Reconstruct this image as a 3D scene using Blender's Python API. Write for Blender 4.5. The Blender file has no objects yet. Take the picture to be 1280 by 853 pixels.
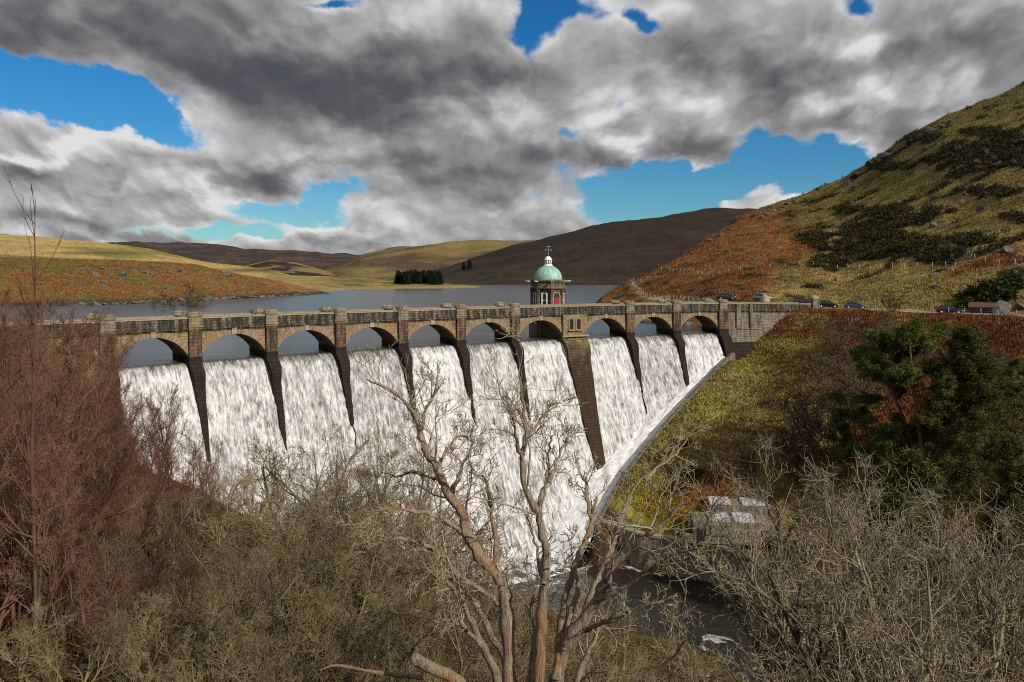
import bpy, math, random
import numpy as np
from mathutils import Vector, Matrix

scene = bpy.context.scene
COL = scene.collection
RNG = np.random.RandomState(7)
CAMZ = 11.56
YH = 342.1

# ------------------------------------------------------------------ helpers
def link(o, parent=None):
    COL.objects.link(o)
    if parent is not None:
        o.parent = parent
    return o

def tag(o, label=None, cat=None, group=None, kind=None):
    if label: o['label'] = label
    if cat: o['category'] = cat
    if group: o['group'] = group
    if kind: o['kind'] = kind
    return o

def empty(name, loc=(0, 0, 0), rz=0.0, sc=1.0):
    o = bpy.data.objects.new(name, None)
    o.empty_display_size = 0.3
    o.location = loc; o.rotation_euler = (0, 0, rz); o.scale = (sc, sc, sc)
    return link(o)

def mk(name, V, F4=None, F3=None, mat=None, parent=None, uv=None, col=None, smooth=False, link_it=True):
    """mesh object from numpy arrays; uv and col are per vertex"""
    V = np.asarray(V, dtype=np.float32)
    me = bpy.data.meshes.new(name)
    n4 = 0 if F4 is None else len(F4); n3 = 0 if F3 is None else len(F3)
    loops = []
    if n4: loops.append(np.asarray(F4, dtype=np.int32).ravel())
    if n3: loops.append(np.asarray(F3, dtype=np.int32).ravel())
    L = np.concatenate(loops)
    me.vertices.add(len(V)); me.vertices.foreach_set('co', V.ravel())
    me.loops.add(len(L)); me.loops.foreach_set('vertex_index', L)
    st = np.concatenate([np.arange(n4) * 4, n4 * 4 + np.arange(n3) * 3]).astype(np.int32)
    me.polygons.add(n4 + n3); me.polygons.foreach_set('loop_start', st)
    if uv is not None:
        u = me.uv_layers.new(name='UVMap')
        u.data.foreach_set('uv', np.asarray(uv, dtype=np.float32)[L].ravel())
    if col is not None:
        a = me.color_attributes.new('cover', 'FLOAT_COLOR', 'POINT')
        c = np.ones((len(V), 4), dtype=np.float32); c[:, :3] = col
        a.data.foreach_set('color', c.ravel())
    if smooth:
        me.polygons.foreach_set('use_smooth', np.ones(n4 + n3, dtype=bool))
    me.update(calc_edges=True)
    if mat is not None: me.materials.append(mat)
    o = bpy.data.objects.new(name, me)
    if link_it: link(o, parent)
    return o

class GB:
    """collects grids of points with metre UVs and builds them as ONE mesh object"""
    def __init__(self): self.V = []; self.F = []; self.U = []; self.n = 0
    def grid(self, P, UV):
        P = np.asarray(P, float); a, b = P.shape[:2]
        i = np.arange(a * b).reshape(a, b) + self.n
        self.F.append(np.stack([i[:-1, :-1], i[1:, :-1], i[1:, 1:], i[:-1, 1:]], -1).reshape(-1, 4))
        self.V.append(P.reshape(-1, 3)); self.U.append(np.asarray(UV, float).reshape(-1, 2)); self.n += a * b
    def box(self, x0, x1, y0, y1, z0, z1, f=None, step=1.3):
        """box in (x,y,z); f maps to the world (used for the curved dam)"""
        f = f or (lambda s, n, z: np.stack([s, n, z], -1))
        xs = np.linspace(x0, x1, max(2, int(abs(x1 - x0) / step) + 2)); 
        for y in (y0, y1):
            S, Z = np.meshgrid(xs, [z0, z1], indexing='ij'); self.grid(f(S, S * 0 + y, Z), np.stack([S, Z], -1))
        for z in (z0, z1):
            S, N = np.meshgrid(xs, [y0, y1], indexing='ij'); self.grid(f(S, N, S * 0 + z), np.stack([S, N], -1))
        for x in (x0, x1):
            N, Z = np.meshgrid([y0, y1], [z0, z1], indexing='ij'); self.grid(f(N * 0 + x, N, Z), np.stack([N, Z], -1))
    def lathe(self, prof, c=(0, 0, 0), seg=24, rot=0.0, flat=False):
        prof = np.array(prof, float); a = np.linspace(0, 2 * math.pi, seg + 1) + rot
        R, A = np.meshgrid(prof[:, 0], a, indexing='ij'); Z, _ = np.meshgrid(prof[:, 1], a, indexing='ij')
        P = np.stack([c[0] + R * np.cos(A), c[1] + R * np.sin(A), c[2] + Z], -1)
        if flat:
            for k in range(seg):
                self.grid(P[:, k:k + 2], np.stack([(A * R.max())[:, k:k + 2], Z[:, k:k + 2]], -1))
        else:
            self.grid(P, np.stack([A * R.max(), Z], -1))
    def bar(self, p0, p1, r, seg=6, r1=None):
        p0 = np.array(p0, float); p1 = np.array(p1, float); d = p1 - p0; L = np.linalg.norm(d); d /= L
        ref = np.array([0, 0, 1.]) if abs(d[2]) < .9 else np.array([1., 0, 0])
        u = np.cross(d, ref); u /= np.linalg.norm(u); w = np.cross(d, u); a = np.linspace(0, 2 * math.pi, seg + 1)
        r1 = r if r1 is None else r1
        ring = lambda c, r: c + r * (np.cos(a)[:, None] * u + np.sin(a)[:, None] * w)
        P = np.stack([p0 + 0 * ring(p0, r), ring(p0, r), ring(p1, r1), p1 + 0 * ring(p1, r)])
        self.grid(P, np.stack([np.tile(a * r, (4, 1)), np.tile(np.array([0, 0, L, L])[:, None], (1, seg + 1))], -1))
    def build(self, name, mat, parent=None, smooth=False):
        return mk(name, np.concatenate(self.V), np.concatenate(self.F), None, mat, parent, uv=np.concatenate(self.U), smooth=smooth)

def hash2(ix, iy, seed):
    h = (ix.astype(np.int64) * 374761393 + iy.astype(np.int64) * 668265263 + seed * 974634777) & 0xFFFFFFFF
    h = ((h ^ (h >> 13)) * 1274126177) & 0xFFFFFFFF
    return ((h ^ (h >> 16)) & 0xFFFFFF) / float(0xFFFFFF)

def vnoise(x, y, seed=0):
    ix = np.floor(x); iy = np.floor(y); fx = x - ix; fy = y - iy
    fx = fx * fx * (3 - 2 * fx); fy = fy * fy * (3 - 2 * fy)
    a = hash2(ix, iy, seed); b = hash2(ix + 1, iy, seed); c = hash2(ix, iy + 1, seed); d = hash2(ix + 1, iy + 1, seed)
    return (a * (1 - fx) + b * fx) * (1 - fy) + (c * (1 - fx) + d * fx) * fy

def fbm(x, y, oct=4, seed=0, gain=.5):
    s = 0; a = 1; t = 0
    for k in range(oct):
        s = s + a * vnoise(x * 2 ** k + 17.3 * k, y * 2 ** k - 9.1 * k, seed + k); t += a; a *= gain
    return s / t          # 0..1

def sstep(a, b, x):
    t = np.clip((x - a) / (b - a), 0, 1); return t * t * (3 - 2 * t)

# ------------------------------------------------------------------ materials
def newmat(name):
    m = bpy.data.materials.new(name); m.use_nodes = True
    nt = m.node_tree; b = nt.nodes['Principled BSDF']
    return m, nt, b

def nd(nt, typ, **kw):
    n = nt.nodes.new('ShaderNode' + typ)
    for k, v in kw.items():
        if k.startswith('i_'):
            key = k[2:]; key = int(key) if key.isdigit() else key.replace('_', ' ')
            if hasattr(v, 'is_linked'): nt.links.new(v, n.inputs[key])
            else: n.inputs[key].default_value = v
        else: setattr(n, k, v)
    return n

def mth(nt, op, a, b=None, c=None, clamp=False):
    n = nt.nodes.new('ShaderNodeMath'); n.operation = op; n.use_clamp = clamp
    for k, v in enumerate((a, b, c)):
        if v is None: continue
        if hasattr(v, 'is_linked'): nt.links.new(v, n.inputs[k])
        else: n.inputs[k].default_value = v
    return n.outputs[0]

def mixc(nt, f, a, b, mode='MIX'):
    n = nt.nodes.new('ShaderNodeMix'); n.data_type = 'RGBA'; n.blend_type = mode
    for k, v in ((0, f), (6, a), (7, b)):
        if hasattr(v, 'is_linked'): nt.links.new(v, n.inputs[k])
        elif k == 0: n.inputs[0].default_value = v
        else: n.inputs[k].default_value = (*v, 1) if len(v) == 3 else v
    return n.outputs[2]

def ramp(nt, f, stops):
    n = nt.nodes.new('ShaderNodeValToRGB'); nt.links.new(f, n.inputs[0]); e = n.color_ramp.elements
    while len(e) < len(stops): e.new(.5)
    for k, (p, c) in enumerate(stops):
        e[k].position = p; c = c if hasattr(c, '__len__') else (c, c, c); e[k].color = (*c, 1)
    return n.outputs[0]

def smap(nt, f, a, b, c=0., d=1.):
    n = nd(nt, 'MapRange', i_0=f, i_1=a, i_2=b, i_3=c, i_4=d); return n.outputs[0]

def noise(nt, vec, scale, detail=4, rough=.55, dist=0.):
    return nd(nt, 'TexNoise', i_Vector=vec, i_Scale=scale, i_Detail=detail, i_Roughness=rough, i_Distortion=dist).outputs[0]

def mapping(nt, vec, scale=(1, 1, 1), loc=(0, 0, 0), rot=(0, 0, 0)):
    return nd(nt, 'Mapping', i_Vector=vec, i_Scale=scale, i_Location=loc, i_Rotation=rot).outputs[0]

def bumpn(nt, h, strength=.5, dist=.1, normal=None):
    n = nd(nt, 'Bump', i_Strength=strength, i_Distance=dist, i_Height=h)
    if normal is not None: nt.links.new(normal, n.inputs['Normal'])
    return n.outputs[0]

def stone(name, base, stain=.5, bw=1.1, bh=.42, mortar=.03, stainc=(.02, .018, .014), lime=.25, rough=.9, tone=.35, coarse=1.0, wet=None):
    """coursed masonry in metre UVs with lichen, black weather stains and pale lime runs"""
    m, nt, b = newmat(name)
    uv = nd(nt, 'UVMap').outputs[0]
    pos = nd(nt, 'NewGeometry').outputs['Position']
    wob = nd(nt, 'TexNoise', i_Vector=pos, i_Scale=1.7, i_Detail=2.).outputs['Color']
    uvw = nd(nt, 'VectorMath', operation='MULTIPLY_ADD', i_0=wob, i_1=(.30, .22, 0), i_2=uv).outputs[0]
    br = nd(nt, 'TexBrick', i_Vector=uvw, i_Color1=(*[c * (1 - tone) for c in base], 1), i_Color2=(*[min(1, c * (1 + tone)) for c in base], 1),
            i_Mortar=(*[c * .55 for c in base], 1), i_Scale=1., i_Mortar_Size=mortar, i_Mortar_Smooth=.4, i_Bias=0., i_Brick_Width=bw, i_Row_Height=bh)
    br.offset_frequency = 2
    n1 = noise(nt, pos, .55 * coarse, 5, .65)
    n2 = noise(nt, pos, 4.5, 5, .7)
    runs = noise(nt, mapping(nt, uv, (1.6, .22, 1)), 1.0, 4, .6)
    c = mixc(nt, smap(nt, n2, .35, .7), br.outputs[0], [x * 1.45 for x in base])
    warm = mixc(nt, smap(nt, n1, .45, .62, 0, .55), c, (base[0] * 1.25, base[1] * .95, base[2] * .6))
    st = mth(nt, 'MULTIPLY', smap(nt, mth(nt, 'ADD', mth(nt, 'MULTIPLY', runs, .6), mth(nt, 'MULTIPLY', n2, .45)), .62 - .22 * stain, .72 - .2 * stain), min(1, .4 + stain * .6))
    c = mixc(nt, st, warm, stainc)
    lm = mth(nt, 'MULTIPLY', smap(nt, noise(nt, mapping(nt, uv, (1.1, .5, 1), (31, 7, 0)), 1.4, 5, .7), .6, .72), lime)
    c = mixc(nt, lm, c, (.5, .47, .4))
    if wet:
        zz = nd(nt, 'SeparateXYZ', i_0=pos).outputs[2]
        k = smap(nt, mth(nt, 'ADD', zz, mth(nt, 'MULTIPLY', mth(nt, 'SUBTRACT', n1, .5), 16.)), wet[0], wet[1], 0., .93)
        c = mixc(nt, k, c, mixc(nt, smap(nt, n2, .4, .62), (.012, .008, .005), (.055, .03, .016)))
    nt.links.new(c, b.inputs['Base Color']); b.inputs['Roughness'].default_value = rough; b.inputs['Specular IOR Level'].default_value = .2
    hh = mth(nt, 'ADD', mth(nt, 'MULTIPLY', br.outputs[1], -.8), mth(nt, 'MULTIPLY', n2, .9))
    nt.links.new(bumpn(nt, hh, .9, .12), b.inputs['Normal'])
    return m

def plain(name, col, rough=.6, metal=0., var=.25, scale=6., bump=.0, spec=None):
    m, nt, b = newmat(name)
    pos = nd(nt, 'TexCoord').outputs['Object']
    n = noise(nt, pos, scale, 4, .6)
    c = mixc(nt, smap(nt, n, .3, .7), [x * (1 - var) for x in col], [min(1, x * (1 + var)) for x in col])
    nt.links.new(c, b.inputs['Base Color']); b.inputs['Roughness'].default_value = rough; b.inputs['Metallic'].default_value = metal
    if bump: nt.links.new(bumpn(nt, n, bump, .05), b.inputs['Normal'])
    return m

def bark(name, c0, c1, c2=None, scale=3.):
    m, nt, b = newmat(name)
    pos = nd(nt, 'NewGeometry').outputs['Position']
    n = noise(nt, mapping(nt, pos, (1, 1, .35)), scale, 5, .65); n3 = noise(nt, pos, .5, 3, .6)
    c = ramp(nt, n, [(.3, c0), (.68, c1)])
    c = mixc(nt, smap(nt, n3, .4, .66), c, c2 or c1)
    oi = nd(nt, 'ObjectInfo').outputs['Random']
    c = mixc(nt, 1., c, ramp(nt, oi, [(0, (.50, .46, .42)), (.5, (.95, .9, .82)), (1, (1.45, 1.42, 1.34))]), 'MULTIPLY')
    nt.links.new(c, b.inputs['Base Color']); b.inputs['Roughness'].default_value = .85; b.inputs['Specular IOR Level'].default_value = .15
    nt.links.new(bumpn(nt, n, .6, .03), b.inputs['Normal'])
    return m

def leafmat(name, c0, c1):
    m, nt, b = newmat(name)
    pos = nd(nt, 'NewGeometry').outputs['Position']
    n = noise(nt, pos, .9, 4, .7)
    c = ramp(nt, n, [(.3, c0), (.7, c1)])
    nt.links.new(c, b.inputs['Base Color']); b.inputs['Roughness'].default_value = .9; b.inputs['Specular IOR Level'].default_value = .08
    return m

def covermat(name, bump=.6, fine=1.0):
    """takes the land-cover colour of the mesh and adds tuft-scale variation"""
    m, nt, b = newmat(name)
    at = nd(nt, 'Attribute', attribute_name='cover').outputs['Color']
    pos = nd(nt, 'NewGeometry').outputs['Position']
    n1 = noise(nt, pos, .16 * fine, 6, .68); n2 = noise(nt, pos, 1.1 * fine, 5, .7); n3 = noise(nt, pos, .02, 5, .6)
    c = mixc(nt, 1., at, ramp(nt, n1, [(.25, (.42, .40, .38)), (.5, (.95, .95, .95)), (.75, (1.5, 1.45, 1.35))]), 'MULTIPLY')
    c = mixc(nt, 1., c, ramp(nt, n2, [(.25, (.38, .38, .40)), (.5, (1, 1, 1)), (.78, (1.6, 1.55, 1.4))]), 'MULTIPLY')
    c = mixc(nt, 1., c, ramp(nt, n3, [(.3, (.8, .82, .75)), (.7, (1.15, 1.1, 1.05))]), 'MULTIPLY')
    nt.links.new(c, b.inputs['Base Color']); b.inputs['Roughness'].default_value = .95
    b.inputs['Specular IOR Level'].default_value = .15
    h = mth(nt, 'ADD', mth(nt, 'MULTIPLY', n1, 2.2), n2)
    nt.links.new(bumpn(nt, h, bump, .9), b.inputs['Normal'])
    return m

def attrmat(name):
    m, nt, b = newmat(name)
    at = nd(nt, 'Attribute', attribute_name='cover').outputs['Color']
    nt.links.new(at, b.inputs['Base Color']); b.inputs['Roughness'].default_value = .9
    b.inputs['Specular IOR Level'].default_value = .1
    return m

def watermat(name, base, bscale=(1, 1, 1), strength=.25, rough=.12, foam=0.):
    m, nt, b = newmat(name)
    pos = nd(nt, 'NewGeometry').outputs['Position']
    n = noise(nt, mapping(nt, pos, bscale), .9, 5, .6)
    n2 = noise(nt, mapping(nt, pos, bscale), .08, 3, .5)
    b.inputs['Base Color'].default_value = (*base, 1); b.inputs['Roughness'].default_value = rough
    b.inputs['IOR'].default_value = 1.33
    nt.links.new(bumpn(nt, mth(nt, 'ADD', n, mth(nt, 'MULTIPLY', n2, 2.)), strength, .25), b.inputs['Normal'])
    if foam:
        f = noise(nt, mapping(nt, pos, (.5, .5, 1), (3, 1, 0), (0, 0, .6)), .55, 8, .68, 1.2)
        tt = nd(nt, 'SeparateXYZ', i_0=nd(nt, 'UVMap').outputs[0]).outputs[0]
        f = smap(nt, mth(nt, 'ADD', f, smap(nt, tt, -6, 16, .22, 0.)), .60, .68, 0, foam)
        nt.links.new(mixc(nt, f, base, (.7, .69, .66)), b.inputs['Base Color'])
        nt.links.new(smap(nt, f, 0, 1, rough, .8), b.inputs['Roughness'])
    return m

# ------------------------------------------------------------------ dam space
CX, CY, RAD, PHI = 135.716, -85.357, 258.53, 2.36064
LB, WX, OPEN = 10.4437, 3.191, 8.80
def dw(s, n, z):
    a = PHI - s / RAD; r = RAD - n
    return np.stack([CX + r * np.cos(a), CY + r * np.sin(a), z + 0 * s], -1)
def sn(x, y):
    d = np.hypot(x - CX, y - CY); a = np.arctan2(y - CY, x - CX)
    return (PHI - a) * RAD, RAD - d
BAY = [k * LB + (WX if k >= 7 else 0) for k in range(10)]
S_END = BAY[9] + OPEN
PROF = np.array([(-1.6, .0), (-1.15, -.06), (-.75, -.25), (-.3, -.65), (.2, -1.25), (.7, -2.1), (1.2, -3.2), (2.1, -5.5), (3.5, -9.5), (5.5, -15), (8.1, -21), (11.3, -27), (14.6, -32), (20, -38)])
def nface(z): return np.interp(-np.asarray(z, float), -PROF[:, 1], PROF[:, 0])
def ztoe(s): return np.interp(s, [-30, 0, 15, 30, 57, 74, 106, 116, 130], [4, -10, -22, -31.4, -31.4, -21, -4.6, -1, 5])
def nwall(s):
    """outer edge of the toe channel"""
    return nface(ztoe(s)) + np.interp(s, [-10, 30, 52, 62, 74, 90, 106], [1.5, 4, 8, 7.5, 5.6, 3.6, 1.6])

# ------------------------------------------------------------------ terrain
AX, AY = 4.0, 122.0
UX, UY = .56, -.83          # downstream
WXv, WYv = .83, .56         # to the right bank
def ap(x, y): return (x - AX) * UX + (y - AY) * UY, (x - AX) * WXv + (y - AY) * WYv

def hillf(px, Y, tab):
    """tab rows: px, foot Y, foot Z, ridge Y, ridge picture row; slope between foot and ridge"""
    t = np.array(tab, float)
    yf = np.interp(px, t[:, 0], t[:, 1]); zf = np.interp(px, t[:, 0], t[:, 2]); yr = np.interp(px, t[:, 0], t[:, 3])
    zr = CAMZ + (YH - np.interp(px, t[:, 0], t[:, 4])) / 1000. * yr
    q = (Y - yf) / (yr - yf)
    up = np.clip(q, 0, 1); up = up * .75 + .25 * (np.sin((up - .5) * math.pi) * .5 + .5) 
    z = zf + (zr - zf) * up
    z = np.where(q < 0, zf + (Y - yf) * .8, z)
    z = np.where(q > 1, zr - (Y - yr) * .10 - (Y - yr) ** 2 * .0004, z)
    edge = np.clip((t[0, 0] - px) / 1000. * Y, 0, None) + np.clip((px - t[-1, 0]) / 1000. * Y, 0, None)
    return z - edge * .9
H_RIGHT = [(735, 236, -3, 250, 388), (752, 234, -1.5, 250, 371), (770, 228, 0, 256, 360), (788, 222, 1.0, 264, 350), (805, 214, 2.2, 285, 347), (850, 194, 4.2, 330, 320),
           (900, 177, 5.1, 380, 288), (940, 173, 5.0, 420, 266), (985, 171, 4.8, 440, 252.5), (1010, 170, 4.6, 440, 245), (1050, 172, 4.3, 435, 228), (1090, 166, 4.3, 425, 203),
           (1130, 160, 4.3, 412, 178), (1180, 152, 4.3, 400, 148), (1230, 143, 4.3, 390, 128), (1280, 136, 4.3, 380, 108), (1400, 120, 4.3, 360, 60), (1700, 95, 4.3, 320, 0)]
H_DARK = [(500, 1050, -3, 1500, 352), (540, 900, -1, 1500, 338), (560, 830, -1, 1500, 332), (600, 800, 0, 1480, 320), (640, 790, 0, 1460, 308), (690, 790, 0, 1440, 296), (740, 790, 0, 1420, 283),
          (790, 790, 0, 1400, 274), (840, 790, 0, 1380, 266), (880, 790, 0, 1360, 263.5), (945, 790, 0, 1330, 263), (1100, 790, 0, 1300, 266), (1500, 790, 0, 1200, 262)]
H_MID = [(380, 1500, 0, 2300, 346), (420, 1450, 0, 2350, 334), (450, 1400, 0, 2350, 320), (500, 1400, 0, 2350, 310), (560, 1400, 0, 2350, 303), (620, 1400, 0, 2350, 300.5), (670, 1400, 0, 2350, 300), (800, 1400, 0, 2350, 306), (1000, 1400, 0, 2350, 330)]
H_FAR = [(100, 2600, 6, 4200, 306), (170, 2600, 6, 4200, 302), (225, 2600, 6, 4200, 302.5), (300, 2600, 6, 4200, 309), (360, 2600, 6, 4200, 313), (400, 2600, 6, 4200, 315), (450, 2600, 6, 4200, 319), (600, 2600, 6, 4200, 326), (900, 2600, 6, 4200, 330)]
H_KNOLL = [(270, 1500, 4, 2100, 345), (300, 1500, 4, 2100, 333), (335, 1500, 4, 2100, 325), (370, 1500, 4, 2100, 328), (400, 1500, 4, 2100, 336), (425, 1500, 4, 2100, 342)]
H_LEFT = [(-700, 330, 8, 900, 280), (-200, 430, 10, 1000, 286), (0, 520, 12, 1000, 294), (60, 560, 12, 1000, 298), (120, 600, 11, 1000, 303), (180, 640, 9, 1000, 311.5), (240, 680, 8, 1000, 322), (300, 730, 7, 1000, 333), (345, 800, 6, 1000, 341), (400, 850, 2, 1000, 352)]
H_PROM = [(-700, 200, 4, 330, 300), (-200, 255, 2, 380, 316), (0, 275, 0, 395, 321), (60, 280, 0, 400, 322.5), (100, 284, 0, 405, 324), (150, 296, 0, 410, 326), (200, 318, 0, 420, 327.5), (250, 338, 0, 430, 331.5), (300, 366, 0, 440, 342), (350, 398, 0, 455, 352), (400, 434, 0, 465, 363.5), (422, 452, 0, 470, 368.5)]
H_FLAT = [(280, 560, 1, 900, 343.5), (330, 500, .4, 900, 344), (400, 470, .4, 900, 345), (440, 585, 0, 850, 347), (500, 595, 0, 800, 350.5), (540, 600, 0, 760, 353), (570, 612, 0, 720, 355.5), (600, 632, 0, 690, 358.5), (612, 640, 0, 670, 360.5)]

def height(x, y, parts=False):
    s, n = sn(x, y); a, p = ap(x, y)
    Y = np.maximum(y, 1.); px = 640 + 1000 * x / Y
    edge = np.interp(a, [-6, 0, 14.6, 21.7, 34, 60], [-6.5, -5.5, -4.5, 2.0, 8.0, 5.0])
    pb = p - edge * np.interp(p, [-20, -4, 14, 50], [0, 1, 1, 0])
    zb = np.interp(pb, [-260, -140, -90, -72, -57, -40, -12, -9, 6, 12.3, 13.2, 21, 51, 58, 63.5, 66.5, 80, 92, 140, 260],
                   [85, 28, 9, 0, -9.5, -21, -30.5, -32.3, -32.3, -32, -26.4, -22.2, -5.4, -.8, 3.4, 4.2, 4.4, 8, 27, 90])
    rough = (fbm(x * .09, y * .09, 4, 3) - .5) * 2.4 + (fbm(x * .5, y * .5, 3, 9) - .5) * .7
    flat = np.clip(np.abs(p - 73) / 8, 0.04, 1)
    zb = zb + rough * np.where(p > 11, flat * sstep(13, 20, p), sstep(-10, -20, p))
    # the viewpoint is a shoulder that drops away steeply
    r2 = x * x + y * y
    zb = zb + np.where(y < 60, 1, 0) * 9.4 * np.exp(-r2 / 130.)
    left_end = sstep(-60, -76, p) * sstep(26, 8, n)
    zb = zb * (1 - left_end) + np.maximum(zb, 4.6) * left_end
    # inside the dam's own footprint and under the toe channel
    tw = sstep(9, .9, n - nwall(s)) * sstep(60, 66, s) * sstep(S_END + 6, S_END - 2, s) * (n > 0)
    wt = ztoe(s) - np.interp(s, [50, 74, 106], [.3, 1.0, .2]) + .55
    zb = np.where(p > -12, zb * (1 - tw) + wt * tw, zb)
    inside = (n < nwall(s) + .2) & (n > -7) & (s > -4) & (s < S_END + 1.2)
    zb = np.where(inside, np.minimum(zb, ztoe(s) - 2.6), zb)
    # upstream
    zu = np.interp(p, [-260, -120, -86, -78, -70, -30, 30, 46, 60, 68, 76, 90, 140], [60, 14, 5.5, 4.8, -4, -12, -12, -6, .6, 3.2, 4.3, 4.6, 6]) + rough * .5 * np.clip(np.abs(p - 73) / 8, 0.04, 1)
    w = sstep(-3., -7., n)
    z = zb * (1 - w) + zu * w
    far = sstep(170, 330, Y)
    z = np.where(y > 0, z * (1 - far) + (-12.) * far, z)
    kind = np.zeros(x.shape, int)
    rg = (fbm(x * .035, y * .035, 5, 21) - .5)
    nb = (fbm(x * .008, y * .008, 5, 33) - .5)
    hs = []
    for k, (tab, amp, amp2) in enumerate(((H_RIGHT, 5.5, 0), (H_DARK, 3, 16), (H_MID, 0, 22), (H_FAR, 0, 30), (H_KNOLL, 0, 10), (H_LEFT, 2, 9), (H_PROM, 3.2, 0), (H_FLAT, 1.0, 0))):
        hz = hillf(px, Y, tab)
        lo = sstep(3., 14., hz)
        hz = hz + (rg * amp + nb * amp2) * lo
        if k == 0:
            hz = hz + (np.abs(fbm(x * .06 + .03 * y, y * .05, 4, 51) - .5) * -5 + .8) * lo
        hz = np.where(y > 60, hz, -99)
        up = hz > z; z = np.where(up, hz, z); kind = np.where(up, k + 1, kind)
    z = np.where(y > 4300, np.maximum(z, 60), z)
    if parts: return z, kind, px, s, n, a, p
    return z

def hz(x, y): return float(height(np.array([float(x)]), np.array([float(y)]))[0])
def at(px, Y): return ((px - 640) / 1000. * Y, Y)

C_BRACK = np.array((.235, .102, .036)); C_OLIVE = np.array((.235, .18, .066)); C_YEL = np.array((.34, .255, .095)); C_GREEN = np.array((.135, .125, .032))
C_HEATH_SHADE = np.array((.022, .017, .014)); C_SCRUB = np.array((.040, .036, .016)); C_LITTER = np.array((.095, .056, .036)); C_MOSS = np.array((.16, .13, .018)); C_MUD = np.array((.06, .05, .04)); C_DARKB = np.array((.085, .058, .038))
SCRUB = [(1095, 292, 40, 12), (1135, 306, 42, 13), (1062, 312, 34, 13), (1108, 264, 30, 7), (1085, 318, 40, 10), (1150, 275, 22, 9), (1175, 318, 30, 9), (1215, 300, 30, 9), (1210, 200, 52, 22), (1255, 190, 40, 24), (1165, 265, 16, 7), (1170, 322, 26, 9), (1245, 240, 40, 8), (1268, 272, 22, 7), (1040, 330, 28, 9),
         (1020, 296, 22, 6), (1248, 350, 32, 16), (1190, 265, 14, 5), (1240, 318, 24, 8), (1115, 208, 26, 6), (1160, 172, 30, 7), (1225, 165, 32, 6), (1065, 262, 24, 5)]
def ell(px, y, L):
    m = np.zeros(px.shape)
    for (a, b, c, d) in L: m = np.maximum(m, 1.3 - np.sqrt(((px - a) / c) ** 2 + ((y - b) / d) ** 2))
    return m
def mixv(a, b, w): return a * (1 - w[..., None]) + b * w[..., None]

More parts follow.
